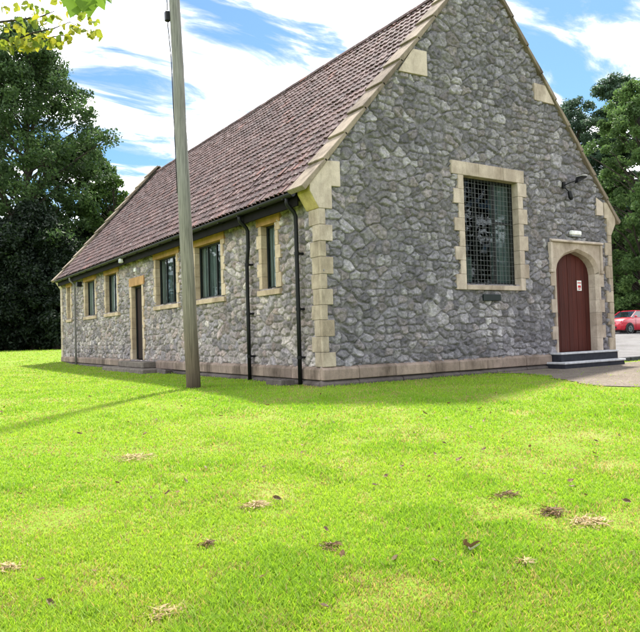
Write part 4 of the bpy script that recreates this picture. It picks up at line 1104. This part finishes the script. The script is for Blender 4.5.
def grass(nb, Dmin, Dmax, seed, wscale):
    rng = np.random.default_rng(seed)
    u = rng.random(nb); D = 1 / (1 / Dmin + u * (1 / Dmax - 1 / Dmin))
    lat = (rng.random(nb) * 2 - 1) * (.60 * D + 4.0)
    x = CAM[0] + fh[0] * D + rh[0] * lat; y = CAM[1] + fh[1] * D + rh[1] * lat
    ok = ~((x > -.10) & (x < W + .1) & (y > -.12) & (y < L + .1)) & ~inpoly(x, y, PARK)
    nfar = fbm(x * 2.5, y * 2.5, 70, 3) - .5
    ok &= ~inpoly(x + nfar * .9, y + nfar * .9, PATH) | (rng.random(nb) < .015 + .5 * ss(.58, .75, fbm(x * 1.9 + 5, y * 1.9, 81, 3)) * ss(-1.5, -3.5, y))
    ok &= ~((x > 6.3) & (x < 8.9) & (y > -.62) & (y < 0)) & ~((x > -.76) & (x < 0) & (y > 8.3) & (y < 12.5))
    ok &= np.hypot(x - pb[0], y - pb[1]) > .13
    dry, lush = field(x, y)
    ok &= rng.random(nb) > dry * .45
    x, y, D, dry, lush = x[ok], y[ok], D[ok], dry[ok], lush[ok]; n = len(x)
    h = (.022 + .020 * lush + .012 * rng.random(n)) * (.6 + .7 * rng.random(n)) * (1 - .5 * dry) * (1 + .012 * D)
    near = ss(4.3, 3.2, D) if False else np.clip((4.4 - D) / 1.2, 0, 1)
    h *= 1 + .25 * near * (1 + 1.5 * ss(0, -1.5, lat[ok]))
    w = (.0026 + .0011 * D * wscale) * (.7 + .6 * rng.random(n))
    a = rng.random(n) * 2 * np.pi; b = rng.random(n) * 2 * np.pi; ln = h * (.25 + .7 * rng.random(n))
    z = gz(x, y) - .004
    P = np.stack([x, y, z], -1); wd = np.stack([np.cos(a), np.sin(a), 0 * a], -1) * w[:, None] * .5
    bd = np.stack([np.cos(b), np.sin(b), 0 * b], -1); hz = np.stack([0 * a, 0 * a, h], -1)
    mid = P + hz * .6 + bd * (ln * .30)[:, None]; tip = P + hz + bd * ln[:, None]
    V = np.stack([P - wd, P + wd, mid + wd * .8, mid - wd * .8, tip], 1).reshape(-1, 3)
    I = np.arange(n)[:, None] * 5
    Q = I + np.array([[0, 1, 2, 3]]); T = I + np.array([[3, 2, 4]])
    g1, g2, g3 = np.array([.19, .345, .026]), np.array([.275, .395, .042]), np.array([.125, .265, .02])
    r = rng.random(n)[:, None]; yel = np.clip(fbm(x * .5, y * .5, 33, 3)[:, None] * 1.3 - .1 + (r - .5) * .7, 0, 1)
    c = g1 * (1 - yel) + g2 * yel; c = c * (1 - .55 * lush[:, None]) + g3 * .55 * lush[:, None]
    isdry = (rng.random(n) < (.05 + .62 * dry))[:, None]
    c = np.where(isdry, np.array([.34, .27, .12]) * (.7 + .6 * r), c)
    return V, Q, T, np.repeat(c, 5, axis=0)
def grass_mat():
    m = Mat('grass_blades'); c = m.attr('col'); m.base(c).set(.5, .25)
    t = m.node('ShaderNodeBsdfTranslucent'); m.link(m.mix(1.0, c, (1.25, 1.2, .7), 'MULTIPLY'), t.inputs[0])
    mx = m.node('ShaderNodeMixShader'); mx.inputs[0].default_value = .5
    m.link(m.p.outputs[0], mx.inputs[1]); m.link(t.outputs[0], mx.inputs[2]); m.link(mx.outputs[0], m.out.inputs[0]); return m.m
V, Q, T, c = grass(980000, 2.2, 60, 2, 1.0)
go = link('lawn_grass', fast_mesh('lawn_grass', V, [Q, T], {'col': c}, [grass_mat()]))
tag(go, 'bright yellow green mown lawn in front of the hall', 'grass', kind='stuff')

# ------------------------------------------------------------------ litter on the lawn
def straw_clump(px, py, r, h, n, label, mat='straw', cat='dead grass'):
    p = ground_at(px, py); rng = random.Random(int(px * 7 + py)); m = MB()
    for _ in range(n):
        a = rng.random() * 6.283; rr_ = r * min(1.15, math.sqrt(rng.random()) if rng.random() < .6 else abs(rng.gauss(.4, .45))); x, y = p[0] + rr_ * math.cos(a) * 1.3, p[1] + rr_ * math.sin(a)
        z = G(x, y) + .85 * h * max(0, 1 - (rr_ / r) ** 2) * rng.random() + .010
        b = rng.random() * 6.283; l = rng.uniform(.03, .08); d = Vector((math.cos(b), math.sin(b), rng.uniform(-.15, .25))) * l; w = Vector((-math.sin(b), math.cos(b), 0)) * rng.uniform(.003, .006)
        o_ = Vector((x, y, z)); m.add([o_ - w, o_ + w, o_ + d * .6 + w * .9 + Vector((0, 0, .006)), o_ + d + w * .2], [(0, 1, 2, 3)])
    o = m.build('dead_grass_clump', M[mat], None, fix=False)
    a_ = o.data.attributes.new('tone', 'FLOAT', 'POINT'); a_.data.foreach_set('value', np.array([.2 + .8 * ((i // 4 * 37) % 11) / 11 for i in range(len(o.data.vertices))], np.float32))
    # origin at its spot on the ground
    mt = Matrix.Translation((p[0], p[1], p[2])); o.data.transform(mt.inverted()); o.matrix_world = mt
    tag(o, label, cat, 'clumps of dead cut grass on the lawn'); return o
straw_clump(133, 459, .17, .04, 150, 'widest tan clump of dead grass, on the lawn between the pole and the left edge')
straw_clump(255, 508, .085, .05, 130, 'round tan clump of dead grass, centre left of the lawn, taller than the rest')
straw_clump(208, 547, .035, .04, 45, 'small dark brown tuft of dead grass below and left of the round tan clump', 'drydark')
straw_clump(329, 549, .05, .035, 55, 'brown tuft of dead grass left of the curled leaf', 'drydark')
straw_clump(505, 497, .085, .03, 80, 'low brown clump of dead grass above and left of the dark edged clump', 'drydark')
straw_clump(553, 515, .08, .04, 100, 'dark edged clump of dead grass in the right of the lawn', 'drydark')
straw_clump(590, 524, .11, .025, 130, 'flat tan smear of dead grass to the right of the dark edged clump')
straw_clump(168, 616, .11, .025, 110, 'tan clump of dead grass at the bottom of the photo')
straw_clump(6, 571, .06, .03, 70, 'tan clump of dead grass cut by the left edge')
straw_clump(525, 566, .028, .03, 60, 'tiny pale tuft of dead grass right of the curled leaf')
# curled leaf standing in the grass
p = ground_at(471, 553); m = MB(); vs = []; fs = []; n = 9
ctr = Vector(p) + Vector((0, 0, .05)); u_ = Vector(rx); v_ = Vector((0, 0, 1)); w_ = Vector(fh.tolist() + [0])
def ribbon(mb, pts, wid):
    b0 = len(mb.v); V = []
    for (a, z, d), ww in zip(pts, wid): V += [ctr + u_ * a + v_ * (z + ww) + w_ * (d - ww * .6), ctr + u_ * a + v_ * (z - ww) + w_ * (d + ww * .6), ]
    mb.add(V, [(2 * i, 2 * i + 1, 2 * i + 3, 2 * i + 2) for i in range(len(pts) - 1)])
ribbon(m, [(-.045, .002, .0), (-.035, .012, -.01), (-.02, .006, -.02), (-.005, -.004, -.01), (.015, .003, .0), (.04, .013, .01), (.06, .022, .0)], [.006, .014, .018, .014, .016, .012, .002])
ribbon(m, [(-.04, .008, .03), (-.03, .016, .02), (-.015, .01, .03), (-.018, -.012, .02)], [.01, .018, .016, .01])
cl = m.build('curled_leaf', M['drydark'], None, fix=False)
st_ = MB(); st_.tube([ctr + u_ * -.015 - v_ * .01, ctr + u_ * -.012 - v_ * .03, ctr + u_ * -.02 - v_ * .06], .003, 6)
pu = MB(); ctr = ctr + v_ * -.004 - w_ * .012; ribbon(pu, [(-.022, .0, -.02), (-.01, -.012, -.02), (.01, -.006, -.012), (.035, .005, -.004), (.055, .016, -.004)], [.007, .008, .009, .007, .002])
a = cl.data.attributes.new('tone', 'FLOAT', 'POINT'); a.data.foreach_set('value', np.full(len(cl.data.vertices), .1, np.float32))
M['pale'] = simple('pale_leaf_underside', (.55, .48, .42), .8)
o1 = st_.build('stalk', M['bark'], None); o1.parent = cl
o2 = pu.build('underside', M['pale'], None, fix=False); o2.parent = cl
tag(cl, 'dark curled dry leaf with pale underside standing up from the lower right grass', 'leaf')
# flat fallen leaves
def leaf_obj(seed):
    rng = random.Random(seed); m = MB(); L_ = 1.0; o = [(-.5, 0, .02), (-.28, .24, .10), (.05, .30, .06), (.35, .15, .12), (.55, 0, .2), (.35, -.15, .05), (.05, -.30, .12), (-.28, -.24, .03), (0, 0, 0)]
    o = [(x, y, z + rng.uniform(-.06, .06)) for x, y, z in o]
    m.add(o, [(0, 8, 1), (8, 2, 1), (8, 3, 2), (8, 4, 3), (8, 5, 4), (8, 6, 5), (8, 7, 6), (0, 7, 8)])
    ob = m.build('fallen_leaf', M['drydark'], None, fix=False)
    a = ob.data.attributes.new('tone', 'FLOAT', 'POINT'); a.data.foreach_set('value', np.full(9, rng.random(), np.float32))
    return ob
protos = [leaf_obj(s) for s in range(4)]
rl = random.Random(12); spots = []
for px, py in ((3, 414), (105, 405), (62, 417), (97, 440), (195, 455), (52, 610), (260, 582), (150, 500), (300, 455), (262, 470), (430, 480), (402, 470), (457, 462), (415, 436), (365, 408), (388, 398), (570, 484), (612, 437), (578, 399), (495, 393), (343, 560), (327, 535), (437, 567), (395, 567), (473, 620), (325, 612), (95, 578), (40, 585), (30, 470), (10, 437), (215, 408), (225, 430), (290, 436), (335, 424), (520, 424), (560, 415), (470, 430), (445, 445), (595, 460), (480, 410), (130, 420), (60, 440), (75, 465), (118, 486), (20, 500)):
    spots.append((px + rl.gauss(0, 1), py + rl.gauss(0, 1)))
for _ in range(70):
    spots.append((rl.uniform(0, 637), 396 + 110 * rl.random() ** 1.6))
for i, (px, py) in enumerate(spots):
    o = protos[i] if i < 4 else protos[i % 4].copy()
    if i >= 4: COL.objects.link(o)
    p = ground_at(px, py); s = rl.uniform(.035, .075); o.scale = (s, s * rl.uniform(.7, 1), s)
    o.location = (p[0], p[1], p[2] + .035); o.rotation_euler = (rl.gauss(0, .35), rl.gauss(0, .35), rl.random() * 6.28)
    tag(o, 'small brown fallen leaf lying on the lawn', 'leaf', 'brown leaves scattered over the lawn')
